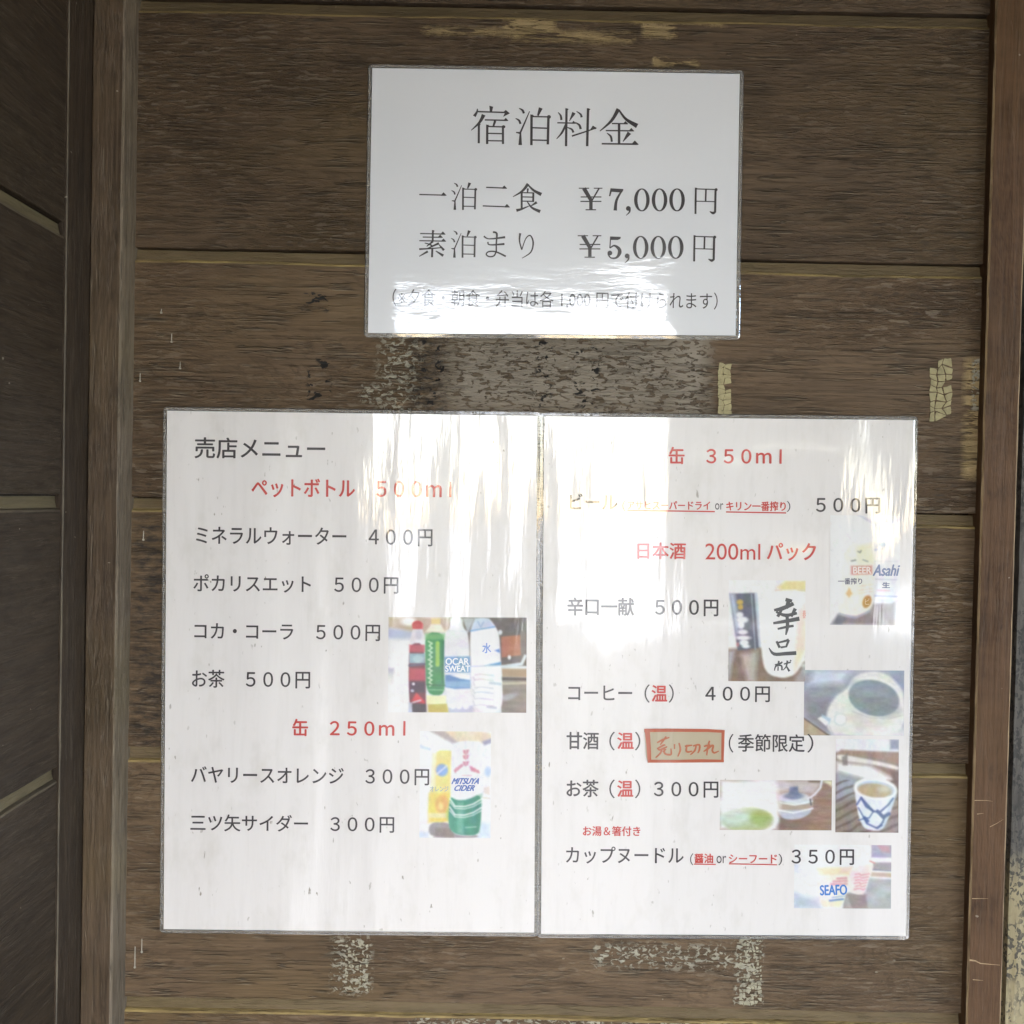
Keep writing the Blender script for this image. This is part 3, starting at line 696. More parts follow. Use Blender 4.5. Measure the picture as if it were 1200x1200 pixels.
# ------------------------------------------------------------------ printed photographs (ink laid on a fine grid)
class Art:
    def __init__(s, x0, y0, x1, y1, crop, k, res=1.25):
        s.box = (x0, y0, x1, y1); s.w = int((x1 - x0) * res); s.h = int((y1 - y0) * res)
        gx = (np.arange(s.w + 1) / s.w) * (x1 - x0) + x0; gy = (np.arange(s.h + 1) / s.h) * (y1 - y0) + y0
        X, Y = np.meshgrid(gx, gy); s.X = (X - crop[0]) * k; s.Y = (Y - crop[1]) * k; s.k = k
        s.a = np.ones(X.shape + (3,)) * 236.0
        s.nz = s.noise(28)
    def noise(s, n=20, sx=1.0, sy=1.0):
        g = rng.random((n + 2, n + 2)); u = np.linspace(0, n * sx, s.w + 1) % n; v = np.linspace(0, n * sy, s.h + 1) % n
        i = np.floor(u).astype(int); j = np.floor(v).astype(int); fu = u - i; fv = (v - j)[:, None]
        fu = fu * fu * (3 - 2 * fu); fv = fv * fv * (3 - 2 * fv)
        a = g[j][:, i]; b_ = g[j][:, i + 1]; c = g[j + 1][:, i]; d = g[j + 1][:, i + 1]
        return (a * (1 - fu) + b_ * fu) * (1 - fv) + (c * (1 - fu) + d * fu) * fv
    def put(s, m, col, al=1.0): m = np.clip(m * al, 0, 1)[..., None]; s.a = s.a * (1 - m) + np.asarray(col, float) * m
    def poly(s, pts, col, al=1.0, soft=4):
        if len(pts) >= 6:
            for _ in range(2):
                pts = [q for a, b_ in zip(pts, pts[1:] + pts[:1]) for q in ((a[0] * .78 + b_[0] * .22, a[1] * .78 + b_[1] * .22), (a[0] * .22 + b_[0] * .78, a[1] * .22 + b_[1] * .78))]
        d = np.full(s.X.shape, 1e9); ins = np.zeros(s.X.shape, bool); n = len(pts)
        for i in range(n):
            x0, y0 = pts[i]; x1, y1 = pts[(i + 1) % n]; ex, ey = x1 - x0, y1 - y0
            t = np.clip(((s.X - x0) * ex + (s.Y - y0) * ey) / (ex * ex + ey * ey + 1e-9), 0, 1)
            d = np.minimum(d, np.hypot(s.X - x0 - t * ex, s.Y - y0 - t * ey))
            c = ((y0 > s.Y) != (y1 > s.Y)) & (s.X < ex * (s.Y - y0) / (ey if abs(ey) > 1e-9 else 1e-9) + x0); ins ^= c
        sd = np.where(ins, d, -d); s.put(np.clip(sd / soft / 2 + .5, 0, 1), col, al)
    def rect(s, x0, y0, x1, y1, col, al=1.0, soft=4): s.poly([(x0, y0), (x1, y0), (x1, y1), (x0, y1)], col, al, soft)
    def ell(s, cx, cy, rx, ry, col, al=1.0, soft=4, ang=0):
        c, q = math.cos(R(ang)), math.sin(R(ang)); u = (s.X - cx) * c + (s.Y - cy) * q; v = -(s.X - cx) * q + (s.Y - cy) * c
        r = np.sqrt((u / rx) ** 2 + (v / ry) ** 2); s.put(np.clip((1 - r) * min(rx, ry) / soft / 2 + .5, 0, 1), col, al)
    def line(s, pts, w_, col, al=1.0, soft=3):
        d = np.full(s.X.shape, 1e9)
        for (x0, y0), (x1, y1) in zip(pts, pts[1:]):
            ex, ey = x1 - x0, y1 - y0; t = np.clip(((s.X - x0) * ex + (s.Y - y0) * ey) / (ex * ex + ey * ey + 1e-9), 0, 1)
            d = np.minimum(d, np.hypot(s.X - x0 - t * ex, s.Y - y0 - t * ey))
        s.put(np.clip((w_ / 2 - d) / soft / 2 + .5, 0, 1), col, al)
    def glow(s, cx, cy, rx, ry, col=(238, 236, 234), al=1.0, p=1.0):
        r = np.sqrt(((s.X - cx) / rx) ** 2 + ((s.Y - cy) / ry) ** 2); s.put(np.clip(1.4 * (1 - r), 0, 1) ** p, col, al)
    def done(s, parent, label, y=-.0016):
        a = s.a
        for _ in range(2):
            p = np.pad(a, ((1, 1), (1, 1), (0, 0)), mode='edge')
            a = (p[:-2, 1:-1] + p[2:, 1:-1] + p[1:-1, :-2] + p[1:-1, 2:] + 2 * p[1:-1, 1:-1]) / 6
        g_ = a.mean(-1, keepdims=True); a = g_ + (a - g_) * .82
        a = a + (s.nz[..., None] - .5) * 10 + (rng.random(s.X.shape) - .5)[..., None] * 7
        a = a + (np.stack([s.noise(9), s.noise(11), s.noise(13)], -1) - .5) * 14 * (a < 232)
        alb = np.clip(lin(np.clip(a, 0, 255)) / .80 * .77, 0, .8)
        x0, y0, x1, y1 = s.box; W, H_ = s.w + 1, s.h + 1
        # corners on the wall, then bilinear
        A, B, Cc, Dd = at(x0, y0 - .3, y), at(x1, y0 + .4, y), at(x1 - .6, y1 + .3, y), at(x0 - .6, y1 - .3, y)
        u = np.linspace(0, 1, W)[None, :, None]; v = np.linspace(0, 1, H_)[:, None, None]
        P = (np.array(A) * (1 - u) + np.array(B) * u) * (1 - v) + (np.array(Dd) * (1 - u) + np.array(Cc) * u) * v
        me = bpy.data.meshes.new('printed_photo'); nf = (W - 1) * (H_ - 1)
        me.vertices.add(W * H_); me.vertices.foreach_set('co', P.reshape(-1))
        j, i = np.mgrid[0:H_ - 1, 0:W - 1]; q = j * W + i
        q = np.stack([q, q + W, q + W + 1, q + 1], -1).reshape(-1)
        me.loops.add(nf * 4); me.loops.foreach_set('vertex_index', q.astype(np.int32))
        me.polygons.add(nf); me.polygons.foreach_set('loop_start', np.arange(0, nf * 4, 4, dtype=np.int32))
        me.update(calc_edges=True); me.materials.append(M_photo)
        at_ = me.color_attributes.new('ink', 'FLOAT_COLOR', 'POINT')
        at_.data.foreach_set('color', np.concatenate([alb.reshape(-1, 3), np.ones((W * H_, 1))], 1).reshape(-1))
        o = bpy.data.objects.new('printed_photo', me); C.objects.link(o); put(o, parent); tag(o, label); return o
WH = (238, 236, 235)
# bottles
A = Art(455.3, 723.3, 617.3, 835, (440, 710), 6)
A.rect(0, 0, 1200, 900, (222, 222, 226)); A.poly([(90, 78), (560, 78), (560, 170), (330, 200), (90, 150)], (196, 172, 138), .95, 14)
A.ell(235, 112, 55, 28, (244, 242, 232), 1, 10); A.poly([(90, 160), (300, 185), (260, 260), (90, 230)], (176, 188, 214), .9, 14)
A.rect(90, 235, 260, 760, WH, 1, 18); A.poly([(88, 440), (132, 440), (125, 560), (88, 575)], (168, 170, 190), .9, 8)
A.rect(600, 80, 1080, 420, (104, 88, 80), 1, 6); A.poly([(610, 85), (700, 85), (650, 190)], (176, 178, 186), 1, 8); A.rect(1020, 85, 1065, 360, (120, 108, 100), .9, 6)
A.poly([(885, 215), (1018, 203), (1024, 345), (890, 362)], (184, 106, 72), 1, 5); A.line([(890, 395), (1065, 370)], 20, (104, 90, 88), .9); A.ell(943, 360, 12, 16, WH)
A.line([(880, 428), (1030, 405), (1055, 350)], 22, (206, 214, 220), 1, 4); A.rect(890, 440, 1070, 500, (178, 138, 98), 1, 8); A.line([(890, 512), (1070, 515)], 26, (84, 62, 54), 1, 6)
A.rect(890, 525, 1070, 760, (150, 134, 122), 1, 6); A.line([(890, 545), (1070, 540)], 16, (200, 186, 156), .9)
A.put(((A.X > 890) & (A.Y > 560)) * A.noise(12, .5, 2.5), (120, 104, 94), .6); A.ell(935, 640, 60, 22, (176, 180, 184), .8, 10, -15)
# cola bottle
A.ell(296, 135, 38, 30, (214, 62, 62)); A.rect(260, 130, 334, 165, (222, 74, 74)); A.poly([(262, 165), (332, 165), (350, 260), (240, 262)], (222, 220, 224), 1, 5)
A.ell(305, 205, 24, 34, (176, 178, 190), .5, 8)
A.poly([(238, 265), (348, 262), (358, 700), (362, 750), (255, 750), (240, 660), (236, 500)], (122, 40, 60), 1, 4)
A.rect(240, 275, 348, 325, (206, 52, 74), .9, 6); A.rect(240, 335, 348, 405, (140, 178, 196), .95, 5); A.ell(300, 375, 36, 26, (172, 198, 208), .9, 6); A.line([(240, 420), (350, 410)], 14, (80, 70, 110))
A.rect(242, 440, 352, 525, (206, 54, 78), .9, 8); A.rect(246, 535, 352, 612, (66, 44, 70), .9, 8); A.ell(270, 550, 10, 10, WH); A.ell(262, 598, 12, 10, (190, 186, 206))
A.poly([(255, 670), (290, 610), (350, 670), (350, 690)], (226, 46, 56), 1, 6); A.poly([(255, 690), (358, 690), (362, 750), (260, 750)], (62, 56, 66), 1, 6); A.line([(268, 680), (320, 665)], 12, (206, 190, 196))
A.rect(235, 680, 262, 752, (180, 190, 214), .9, 5)
# green tea bottle
A.rect(392, 84, 456, 130, (230, 214, 122), 1, 6); A.poly([(390, 130), (462, 130), (490, 185), (350, 185)], (236, 236, 206), 1, 6)
A.poly([(350, 185), (490, 190), (478, 400), (496, 630), (362, 628), (352, 400)], (44, 150, 78), 1, 4); A.rect(350, 195, 490, 235, (110, 190, 110), .8, 8)
A.line([(438, 262), (438, 415)], 28, (150, 208, 66), 1, 4); A.line([(480, 250), (474, 540)], 14, (26, 110, 74), .8)
for q, yy in enumerate(range(250, 550, 32)): A.line([(372 + q % 2 * 8, yy), (400, yy + 14), (384, yy + 26)], 10, (206, 232, 196), .95)
A.line([(362, 555), (494, 560)], 6, (30, 100, 60)); A.line([(372, 590), (480, 592)], 6, (160, 214, 160), .8); A.rect(362, 630, 500, 692, (238, 236, 180), 1, 5)
A.poly([(372, 694), (505, 688), (520, 750), (374, 750)], (206, 186, 74), 1, 5)
# sports drink and water bottles
A.poly([(524, 78), (612, 78), (616, 150), (660, 200), (668, 580), (690, 740), (520, 750), (500, 600), (484, 300), (490, 190), (526, 150)], (232, 231, 234), 1, 5)
A.line([(500, 175), (650, 180)], 4, (206, 206, 214), .8); A.poly([(486, 358), (668, 352), (670, 470), (492, 468)], (116, 164, 212), 1, 4)
A.poly([(492, 486), (668, 480), (668, 580), (560, 584), (494, 572)], (84, 142, 206), 1, 4); A.poly([(494, 530), (668, 528), (668, 575), (494, 570)], (132, 178, 222), .9, 8)
A.poly([(530, 488), (600, 478), (668, 482), (668, 520), (600, 512)], (240, 240, 242), 1, 4)
A.poly([(516, 715), (690, 700), (690, 750), (516, 752)], (182, 186, 212), .9, 6); 
for q in (548, 590, 640): A.ell(q, 705, 22, 22, (236, 235, 238), 1, 6)
A.poly([(700, 84), (800, 84), (850, 150), (872, 200), (886, 420), (905, 752), (700, 752), (672, 430), (662, 190)], (236, 236, 239), 1, 5)
A.poly([(700, 84), (800, 86), (838, 146), (668, 176)], (186, 202, 226), .95, 5); A.line([(668, 176), (838, 146)], 9, (96, 160, 210)); A.line([(720, 110), (740, 150), (760, 112)], 7, (120, 160, 214), .8)
A.poly([(838, 312), (872, 300), (878, 330)], (90, 140, 210), 1, 4); A.poly([(770, 418), (884, 392), (884, 414)], (84, 158, 208), 1, 4); A.line([(670, 425), (884, 418)], 5, (160, 186, 214))
for yy in (485, 520, 575, 610, 655, 700): A.line([(700, yy), (740, yy - 6), (830, yy + 4)], 5, (176, 180, 194), .8); A.line([(690, yy + 14), (700, yy + 40)], 10, (196, 196, 208), .7)
A.line([(808, 540), (880, 548)], 18, (180, 190, 214), .8); A.line([(790, 710), (850, 715)], 16, (180, 186, 206), .8); A.ell(878, 185, 14, 18, (214, 214, 222), 1)
A.glow(80, 640, 170, 250, WH); A.glow(100, 780, 150, 90, WH); A.glow(420, 60, 130, 40, (244, 242, 236), .8)
ph = A.done(menu_l, 'small printed photo of four drink bottles')
bl, wt = ink((94, 140, 208)), ink((236, 238, 242))
def ptext(body, x0, y0, x1, y1, crop, k, mat, parent, bold=.02, slope=.0, shear=0.0):
    return text(body, crop[0] + x0 / k, crop[1] + y0 / k, crop[0] + x1 / k, crop[1] + y1 / k, mat, parent, bold, slope, y=-.00175, shear=shear)
ptext('OCAR', 494, 368, 656, 414, (440, 710), 6, wt, ph, .03); ptext('SWEAT', 492, 420, 664, 462, (440, 710), 6, wt, ph, .03)
ptext('水', 752, 262, 812, 332, (440, 710), 6, ink((120, 150, 214)), ph, .02)
# cans
A = Art(492, 857, 575.4, 982, (480, 845), 8)
A.rect(0, 0, 900, 1200, (236, 235, 238)); A.poly([(190, 93), (770, 93), (770, 190), (700, 215), (640, 175), (430, 210), (340, 150)], (232, 210, 178), 1, 14)
A.poly([(190, 93), (330, 93), (450, 200), (400, 210)], (170, 150, 160), .8, 14); A.poly([(680, 190), (765, 160), (765, 200), (700, 225)], (150, 150, 180), .9, 10)
A.poly([(100, 225), (195, 262), (190, 275), (100, 255)], (178, 194, 226), 1, 8); A.line([(560, 120), (560, 170)], 120, (238, 226, 200), .7, 30)
A.poly([(225, 275), (395, 275), (390, 300), (402, 640), (380, 950), (178, 955), (180, 660), (228, 620)], (240, 226, 128), 1, 6); A.poly([(215, 300), (250, 300), (245, 620), (190, 630)], (240, 236, 190), .9, 10)
A.poly([(180, 680), (390, 670), (380, 945), (178, 955)], (244, 216, 78), .8, 14); A.ell(305, 460, 56, 58, (128, 172, 226), 1, 8); A.line([(255, 500), (350, 420)], 16, (214, 226, 240), .8)
A.ell(305, 780, 62, 84, (240, 178, 88), 1, 14); A.ell(295, 800, 24, 34, (248, 220, 130), 1, 12); A.rect(185, 862, 350, 910, (236, 226, 170), .8, 8); A.ell(374, 880, 24, 60, (170, 210, 100), .8, 14)
A.poly([(190, 950), (380, 950), (440, 1040), (660, 1070), (640, 1094), (180, 1094)], (150, 144, 150), 1, 8); A.poly([(240, 1000), (420, 1010), (420, 1094), (230, 1094)], (132, 118, 116), .7, 14)
A.rect(85, 1040, 185, 1094, (196, 210, 236), .9, 18); A.rect(655, 950, 765, 1094, (196, 216, 240), .8, 26); A.ell(735, 470, 30, 44, (180, 206, 238), 1, 12)
A.poly([(690, 620), (750, 612), (752, 690), (700, 670)], (226, 214, 200), .9, 8); A.line([(690, 715), (755, 722)], 8, (206, 186, 180), .8)
A.poly([(392, 250), (420, 205), (520, 180), (650, 190), (705, 240), (692, 700), (668, 1040), (600, 1080), (440, 1072), (372, 1000), (385, 700)], (234, 234, 238), 1, 5)
A.poly([(378, 700), (440, 742), (540, 738), (684, 672), (666, 1040), (600, 1074), (440, 1066), (364, 1000)], (56, 156, 128), 1, 5); A.poly([(455, 760), (500, 760), (510, 1060), (450, 1060)], (130, 200, 176), .55, 16)
A.poly([(620, 700), (680, 680), (660, 1040), (610, 1060)], (40, 130, 108), .5, 14)
for yy in (762, 842):
    A.line([(380, yy - 36), (430, yy + 36), (520, yy + 38), (600, yy + 14), (684, yy - 38)], 12, (236, 240, 238), 1); A.line([(380, yy - 4), (430, yy + 56), (520, yy + 60), (600, yy + 38), (684, yy - 10)], 9, (236, 240, 238), .9)
A.line([(528, 998), (628, 990)], 10, (170, 206, 190), .8); pk = (222, 132, 156)
for yy in (270, 318, 378): A.poly([(500, yy), (560, yy - 4), (548, yy + 34), (526, yy + 44), (504, yy + 30)], pk, .95, 5); A.line([(530, yy), (530, yy + 34)], 5, (236, 220, 226))
for q in range(3):
    A.poly([(430 + q * 26, 488 - q * 24), (414 + q * 26, 462 - q * 22), (440 + q * 26, 432 - q * 18), (456 + q * 26, 458 - q * 20)], pk, .9, 5)
    A.poly([(560 + q * 30, 418 + q * 16), (590 + q * 30, 424 + q * 16), (610 + q * 26, 470 + q * 8), (580 + q * 26, 468 + q * 8)], pk, .9, 5)
A.line([(495, 508), (580, 508)], 9, (226, 160, 176), .7); A.glow(100, 500, 120, 500, WH, .8)
ph = A.done(menu_l, 'small printed photo of two drink cans')
ptext('MITSUYA', 406, 536, 656, 590, (480, 845), 8, ink((84, 112, 184)), ph, .05, -.0, 3); ptext('CIDER', 424, 602, 612, 654, (480, 845), 8, ink((84, 112, 184)), ph, .05, 0, 3)
ptext('オレンジ', 192, 612, 364, 660, (480, 845), 8, ink((146, 164, 180)), ph, .01)
# beer cans
A = Art(973, 604, 1055, 732.5, (840, 600), 5.217)
A.rect(600, 0, 1200, 800, (237, 236, 237)); A.line([(830, 0), (985, 80)], 14, (196, 200, 220), .8, 6); A.line([(985, 80), (1080, 60), (1130, 40)], 22, (190, 198, 236), .9, 8); A.line([(985, 80), (985, 135)], 18, (196, 204, 238), .9, 7)
A.ell(1008, 198, 26, 16, (140, 184, 222), 1, 6); A.line([(966, 232), (1016, 222)], 10, (176, 190, 214), .9)
A.poly([(700, 688), (745, 628), (960, 560), (1110, 540), (1092, 690)], (150, 138, 140), 1, 12); A.poly([(980, 600), (1085, 560), (1080, 690), (1040, 690)], (128, 114, 112), .7, 14)
A.poly([(700, 690), (745, 628), (800, 650), (760, 692)], (112, 116, 134), .8, 10); A.poly([(930, 600), (990, 560), (1050, 690), (1000, 690)], (186, 178, 178), .6, 14)
A.poly([(780, 190), (960, 190), (965, 560), (930, 610), (850, 645), (760, 630), (745, 600)], (244, 238, 226), 1, 10); A.poly([(860, 210), (955, 190), (965, 320), (865, 310)], (244, 236, 196), .8, 16)
A.line([(752, 622), (850, 648), (935, 606)], 10, (166, 176, 196), .9, 5); A.line([(862, 240), (876, 248), (884, 236)], 6, (120, 120, 120)); A.line([(824, 300), (850, 294)], 7, (120, 120, 120)); A.line([(895, 292), (925, 302)], 6, (150, 150, 150))
A.poly([(822, 330), (952, 326), (952, 380), (822, 384)], (232, 158, 140), 1, 5); A.poly([(812, 460), (832, 500), (810, 524), (790, 500)], (240, 196, 130), 1, 5)
for yy in (455, 480, 498): A.line([(870, yy), (955, yy - 14)], 5, (236, 216, 190), .9)
A.ell(920, 548, 26, 40, (206, 150, 74), 1, 4, 20)
A.poly([(965, 260), (1090, 250), (1112, 330), (1104, 530), (1040, 560), (970, 540)], (228, 230, 236), 1, 8); A.line([(968, 300), (1110, 300)], 5, (206, 210, 220)); A.line([(970, 512), (1104, 516)], 8, (150, 164, 200), .9)
A.line([(985, 478), (1060, 480)], 6, (232, 160, 170), .8); A.line([(1000, 540), (1070, 542)], 26, (196, 206, 222), .9, 8); A.line([(972, 410), (1102, 412)], 4, (170, 178, 196)); A.poly([(1095, 545), (1160, 520), (1150, 700), (1095, 700)], WH, .9, 14)
A.glow(640, 500, 110, 300, WH)
ph = A.done(menu_r, 'small printed photo of two beer cans')
cr = (840, 600); kk = 5.217
ptext('BEER', 834, 336, 944, 376, cr, kk, ink((244, 226, 220)), ph, .03); ptext('一番搾り', 742, 404, 888, 442, cr, kk, ink((112, 110, 128)), ph, .02)
ptext('Asahi', 962, 322, 1112, 390, cr, kk, ink((118, 132, 170)), ph, .05, 0, 3); ptext('生', 1012, 430, 1058, 464, cr, kk, ink((92, 104, 140)), ph, .03)
ptext('ビ', 906, 528, 934, 566, cr, kk, ink((236, 214, 176)), ph, .0)
# sake packs
A = Art(854, 680, 944, 798.5, (840, 600), 5.217)
A.rect(0, 0, 1200, 1200, (236, 235, 234)); A.poly([(70, 840), (250, 820), (500, 880), (560, 1050), (70, 1050)], (156, 128, 110), 1, 12)
A.put(((A.Y > 840)) * A.noise(16, .4, 2), (120, 96, 82), .6); A.poly([(150, 870), (250, 850), (240, 1040), (190, 1040)], (206, 196, 190), .8, 18); A.poly([(70, 850), (110, 850), (80, 1040), (70, 1040)], (190, 190, 204), .8, 14)
A.poly([(76, 500), (232, 495), (262, 830), (130, 850)], (104, 106, 122), 1, 5); A.poly([(75, 500), (110, 500), (140, 700), (120, 760)], (190, 204, 226), .9, 14); A.line([(212, 500), (238, 840)], 10, (150, 158, 172), .9); A.line([(240, 500), (266, 820)], 14, (186, 198, 214), .9, 6)
A.ell(142, 552, 20, 16, (214, 178, 80), 1, 5); A.ell(146, 582, 16, 16, (214, 178, 80), 1, 5)
for e in ((142, 630, 22, 18), (158, 660, 36, 20), (150, 690, 20, 26), (160, 735, 30, 16), (162, 770, 46, 14), (168, 800, 28, 18), (180, 822, 24, 12)): A.ell(*e, (234, 236, 238), 1, 5)
A.ell(130, 812, 9, 14, (214, 130, 136), .8)
A.poly([(370, 460), (420, 420), (545, 418), (545, 478), (400, 478)], (238, 220, 148), 1, 10); A.line([(360, 478), (545, 478)], 8, (214, 196, 150), .7)
A.poly([(255, 560), (330, 480), (560, 470), (560, 860), (490, 990), (410, 1018), (320, 995), (280, 930)], (242, 240, 236), 1, 6); A.poly([(505, 600), (545, 560), (545, 840), (480, 980), (470, 960)], (238, 216, 184), .7, 14)
A.poly([(490, 1000), (545, 930), (545, 1040), (480, 1040)], (176, 170, 178), .8, 12); A.glow(560, 560, 60, 120, WH, .6)
ph = A.done(menu_r, 'small printed photo of two sake packs')
cr = (840, 600)
# calligraphy on the pack, brushed
b = Brush(840, 600, 5.217, -.00172)
for pts, ws in (([(420, 535), (460, 545)], [22, 20]), ([(350, 600), (400, 590), (470, 560)], [14, 26, 22]), ([(440, 540), (425, 590)], [26, 20]), ([(372, 640), (395, 600)], [20, 16]), ([(455, 640), (480, 590)], [16, 22]),
                ([(362, 610), (420, 632), (490, 618)], [12, 22, 16]), ([(345, 680), (420, 668), (505, 652)], [14, 22, 26]), ([(372, 715), (430, 702), (470, 696)], [12, 16, 14]), ([(430, 640), (432, 700), (422, 752)], [20, 22, 8]),
                ([(365, 790), (385, 830)], [14, 16]), ([(370, 800), (420, 788), (440, 780)], [10, 14, 16]), ([(440, 782), (425, 822)], [16, 12]), ([(390, 828), (430, 822)], [12, 10]), ([(318, 830), (350, 868), (420, 866), (486, 862)], [4, 20, 22, 24]),
                ([(355, 935), (390, 925), (400, 915)], [8, 12, 8]), ([(380, 910), (375, 935)], [12, 8]), ([(352, 970), (362, 942), (395, 940), (398, 968)], [6, 10, 10, 10]), ([(375, 945), (374, 970)], [8, 8]), ([(410, 930), (452, 918)], [8, 10]), ([(432, 908), (424, 945), (404, 968)], [12, 9, 4]), ([(424, 940), (444, 974)], [8, 14]), ([(448, 905), (455, 912)], [8, 8])):
    b.rib(pts, ws)
b.done(ink((84, 86, 88)), ph, 'calligraphy')
ptext('春', 524, 600, 545, 650, cr, kk, ink((226, 140, 120)), ph, .0)
# coffee cup
A = Art(942.5, 785.5, 1059.7, 862, (840, 780), 5.217)
A.rect(0, 0, 1200, 600, (172, 176, 192)); A.poly([(530, 20), (800, 20), (790, 120), (680, 240), (700, 430), (530, 330)], (146, 150, 164), .9, 30); A.poly([(600, 25), (820, 25), (770, 110), (560, 120)], (214, 224, 240), .9, 26)
A.poly([(530, 320), (700, 430), (530, 430)], (190, 164, 132), 1, 6); A.line([(530, 320), (690, 430)], 8, (110, 96, 88)); A.poly([(540, 200), (680, 220), (690, 400), (560, 320)], (132, 132, 138), .6, 20)
A.poly([(1050, 25), (1150, 25), (1150, 150), (1080, 90)], (150, 158, 186), .9, 10); A.poly([(790, 150), (840, 60), (960, 25), (1060, 60), (1150, 160), (1150, 430), (690, 430), (665, 300), (720, 190)], (232, 230, 224), 1, 8)
A.poly([(800, 200), (850, 280), (1000, 320), (1110, 290), (1150, 240), (1060, 370), (880, 400), (800, 330)], (214, 212, 198), .6, 26); A.ell(962, 190, 166, 118, (240, 238, 232), 1, 5, 14)
A.ell(962, 198, 158, 108, (140, 152, 160), 1, 5, 14); A.ell(1010, 250, 100, 50, (122, 136, 142), .7, 22, 14); A.ell(900, 140, 90, 40, (150, 166, 178), .7, 20, 14); A.ell(985, 215, 50, 24, (140, 140, 134), .6, 14)
A.line([(830, 280), (940, 318), (1060, 325), (1140, 300)], 5, (186, 186, 186), .8); A.ell(758, 330, 40, 40, (214, 214, 214), 1, 4); A.ell(758, 328, 33, 33, (238, 237, 234), 1, 4)
A.poly([(645, 300), (700, 325), (690, 360), (640, 330)], (176, 200, 216), 1, 5); A.poly([(618, 325), (640, 312), (688, 345), (670, 370)], WH, 1, 4); A.poly([(680, 370), (760, 380), (790, 430), (710, 430)], (222, 222, 222), .8, 8)
A.line([(690, 370), (720, 430)], 6, (190, 190, 196), .8); A.glow(1080, 420, 160, 70, WH, .8)
A.done(menu_r, 'small printed photo of a white coffee cup')
# blue patterned teacup
A = Art(979.5, 866.2, 1053.4, 975.6, (840, 780), 5.217)
A.rect(0, 0, 1200, 1200, (150, 136, 124)); A.rect(720, 440, 1120, 530, (230, 232, 236), 1, 10); A.rect(1060, 450, 1115, 510, (150, 160, 176), 1, 8)
A.poly([(760, 515), (1115, 530), (1115, 600), (960, 560), (730, 545)], (166, 134, 118), 1, 8); A.poly([(730, 545), (800, 548), (1115, 610), (1115, 640), (960, 605), (740, 580)], (228, 220, 214), 1, 6)
A.poly([(780, 590), (960, 610), (1115, 645), (1115, 720), (940, 680), (780, 640)], (150, 112, 94), .9, 12); A.poly([(730, 590), (940, 610), (1080, 690), (1000, 720), (730, 650)], WH, 1, 16)
A.poly([(730, 650), (860, 690), (850, 800), (730, 830)], (168, 178, 198), .8, 22); A.poly([(1060, 640), (1115, 650), (1115, 860), (1100, 760)], (120, 96, 84), 1, 8)
A.put((A.Y > 700) * np.clip(np.sin((A.X * .5 + A.Y * 1.0) * .12 + A.noise(8) * 3) * .8, 0, 1), (92, 76, 66), .7); A.poly([(800, 540), (800, 610), (770, 612), (765, 560)], (110, 100, 110), .7, 6)
A.poly([(840, 730), (1106, 740), (1090, 820), (1030, 990), (985, 1012), (905, 1000), (870, 930), (850, 810)], (224, 232, 242), 1, 4); A.poly([(1060, 830), (1098, 790), (1030, 985), (1000, 1000)], (176, 194, 222), .7, 12)
A.ell(972, 752, 134, 66, (240, 242, 240), 1, 4, 6); A.ell(974, 756, 114, 50, (190, 206, 222), 1, 4, 6); A.ell(968, 762, 104, 42, (190, 172, 130), 1, 5, 6); A.ell(920, 762, 40, 22, (202, 170, 116), .7, 12); A.ell(1030, 752, 40, 20, (206, 206, 186), .7, 12)
bu = (76, 100, 156)
for pts, w_ in (([(858, 850), (885, 808), (905, 830), (960, 890), (1000, 895), (1050, 850), (1080, 810)], 11), ([(885, 808), (915, 860), (960, 890)], 14), ([(960, 890), (935, 930), (905, 935), (868, 870)], 8), ([(985, 890), (1020, 925), (1055, 905)], 22), ([(905, 935), (920, 965), (985, 995), (1015, 960), (1030, 925)], 10), ([(905, 930), (925, 950)], 20), ([(870, 945), (905, 935)], 7), ([(985, 990), (1010, 975)], 14)):
    A.line(pts, w_, bu, .92, 3)
A.done(menu_r, 'small printed photo of a blue and white teacup')
# teapot with green tea
A = Art(844, 914.2, 975, 972.8, (840, 780), 5.217)
A.rect(0, 0, 1200, 1200, (172, 142, 122)); A.put(A.noise(14, .6, 2.2), (136, 106, 88), .7); A.poly([(400, 700), (650, 700), (600, 790), (400, 760)], (206, 196, 194), .9, 20); A.poly([(560, 700), (660, 700), (640, 716), (560, 712)], (120, 90, 80), .8, 6)
A.poly([(640, 700), (706, 740), (706, 702)], (236, 234, 190), .9, 8); A.poly([(380, 900), (590, 930), (560, 1004), (350, 1004)], (140, 112, 98), .9, 16)
A.poly([(372, 850), (584, 860), (575, 905), (500, 942), (410, 940), (370, 890)], (186, 192, 212), 1, 6); A.poly([(375, 800), (588, 810), (590, 870), (500, 884), (380, 880)], (184, 160, 146), 1, 6)
A.line([(380, 884), (470, 900), (588, 872)], 10, (232, 234, 238), 1, 3); A.ell(480, 812, 104, 36, (210, 212, 222), 1, 5, 3); A.line([(388, 838), (480, 852), (585, 828)], 8, (236, 236, 240))
A.ell(470, 795, 62, 22, (128, 138, 166), 1, 6); A.poly([(446, 742), (496, 738), (502, 790), (440, 790)], (108, 122, 158), 1, 6); A.line([(560, 815), (600, 785), (634, 745), (642, 700)], 12, (226, 228, 236), 1, 3); A.line([(572, 815), (578, 850)], 8, (90, 84, 90))
A.glow(300, 740, 170, 90, WH, 1.0); A.poly([(20, 700), (360, 700), (390, 850), (370, 1004), (20, 1004)], WH, 1, 20); A.ell(230, 940, 150, 96, (240, 240, 238), 1, 6)
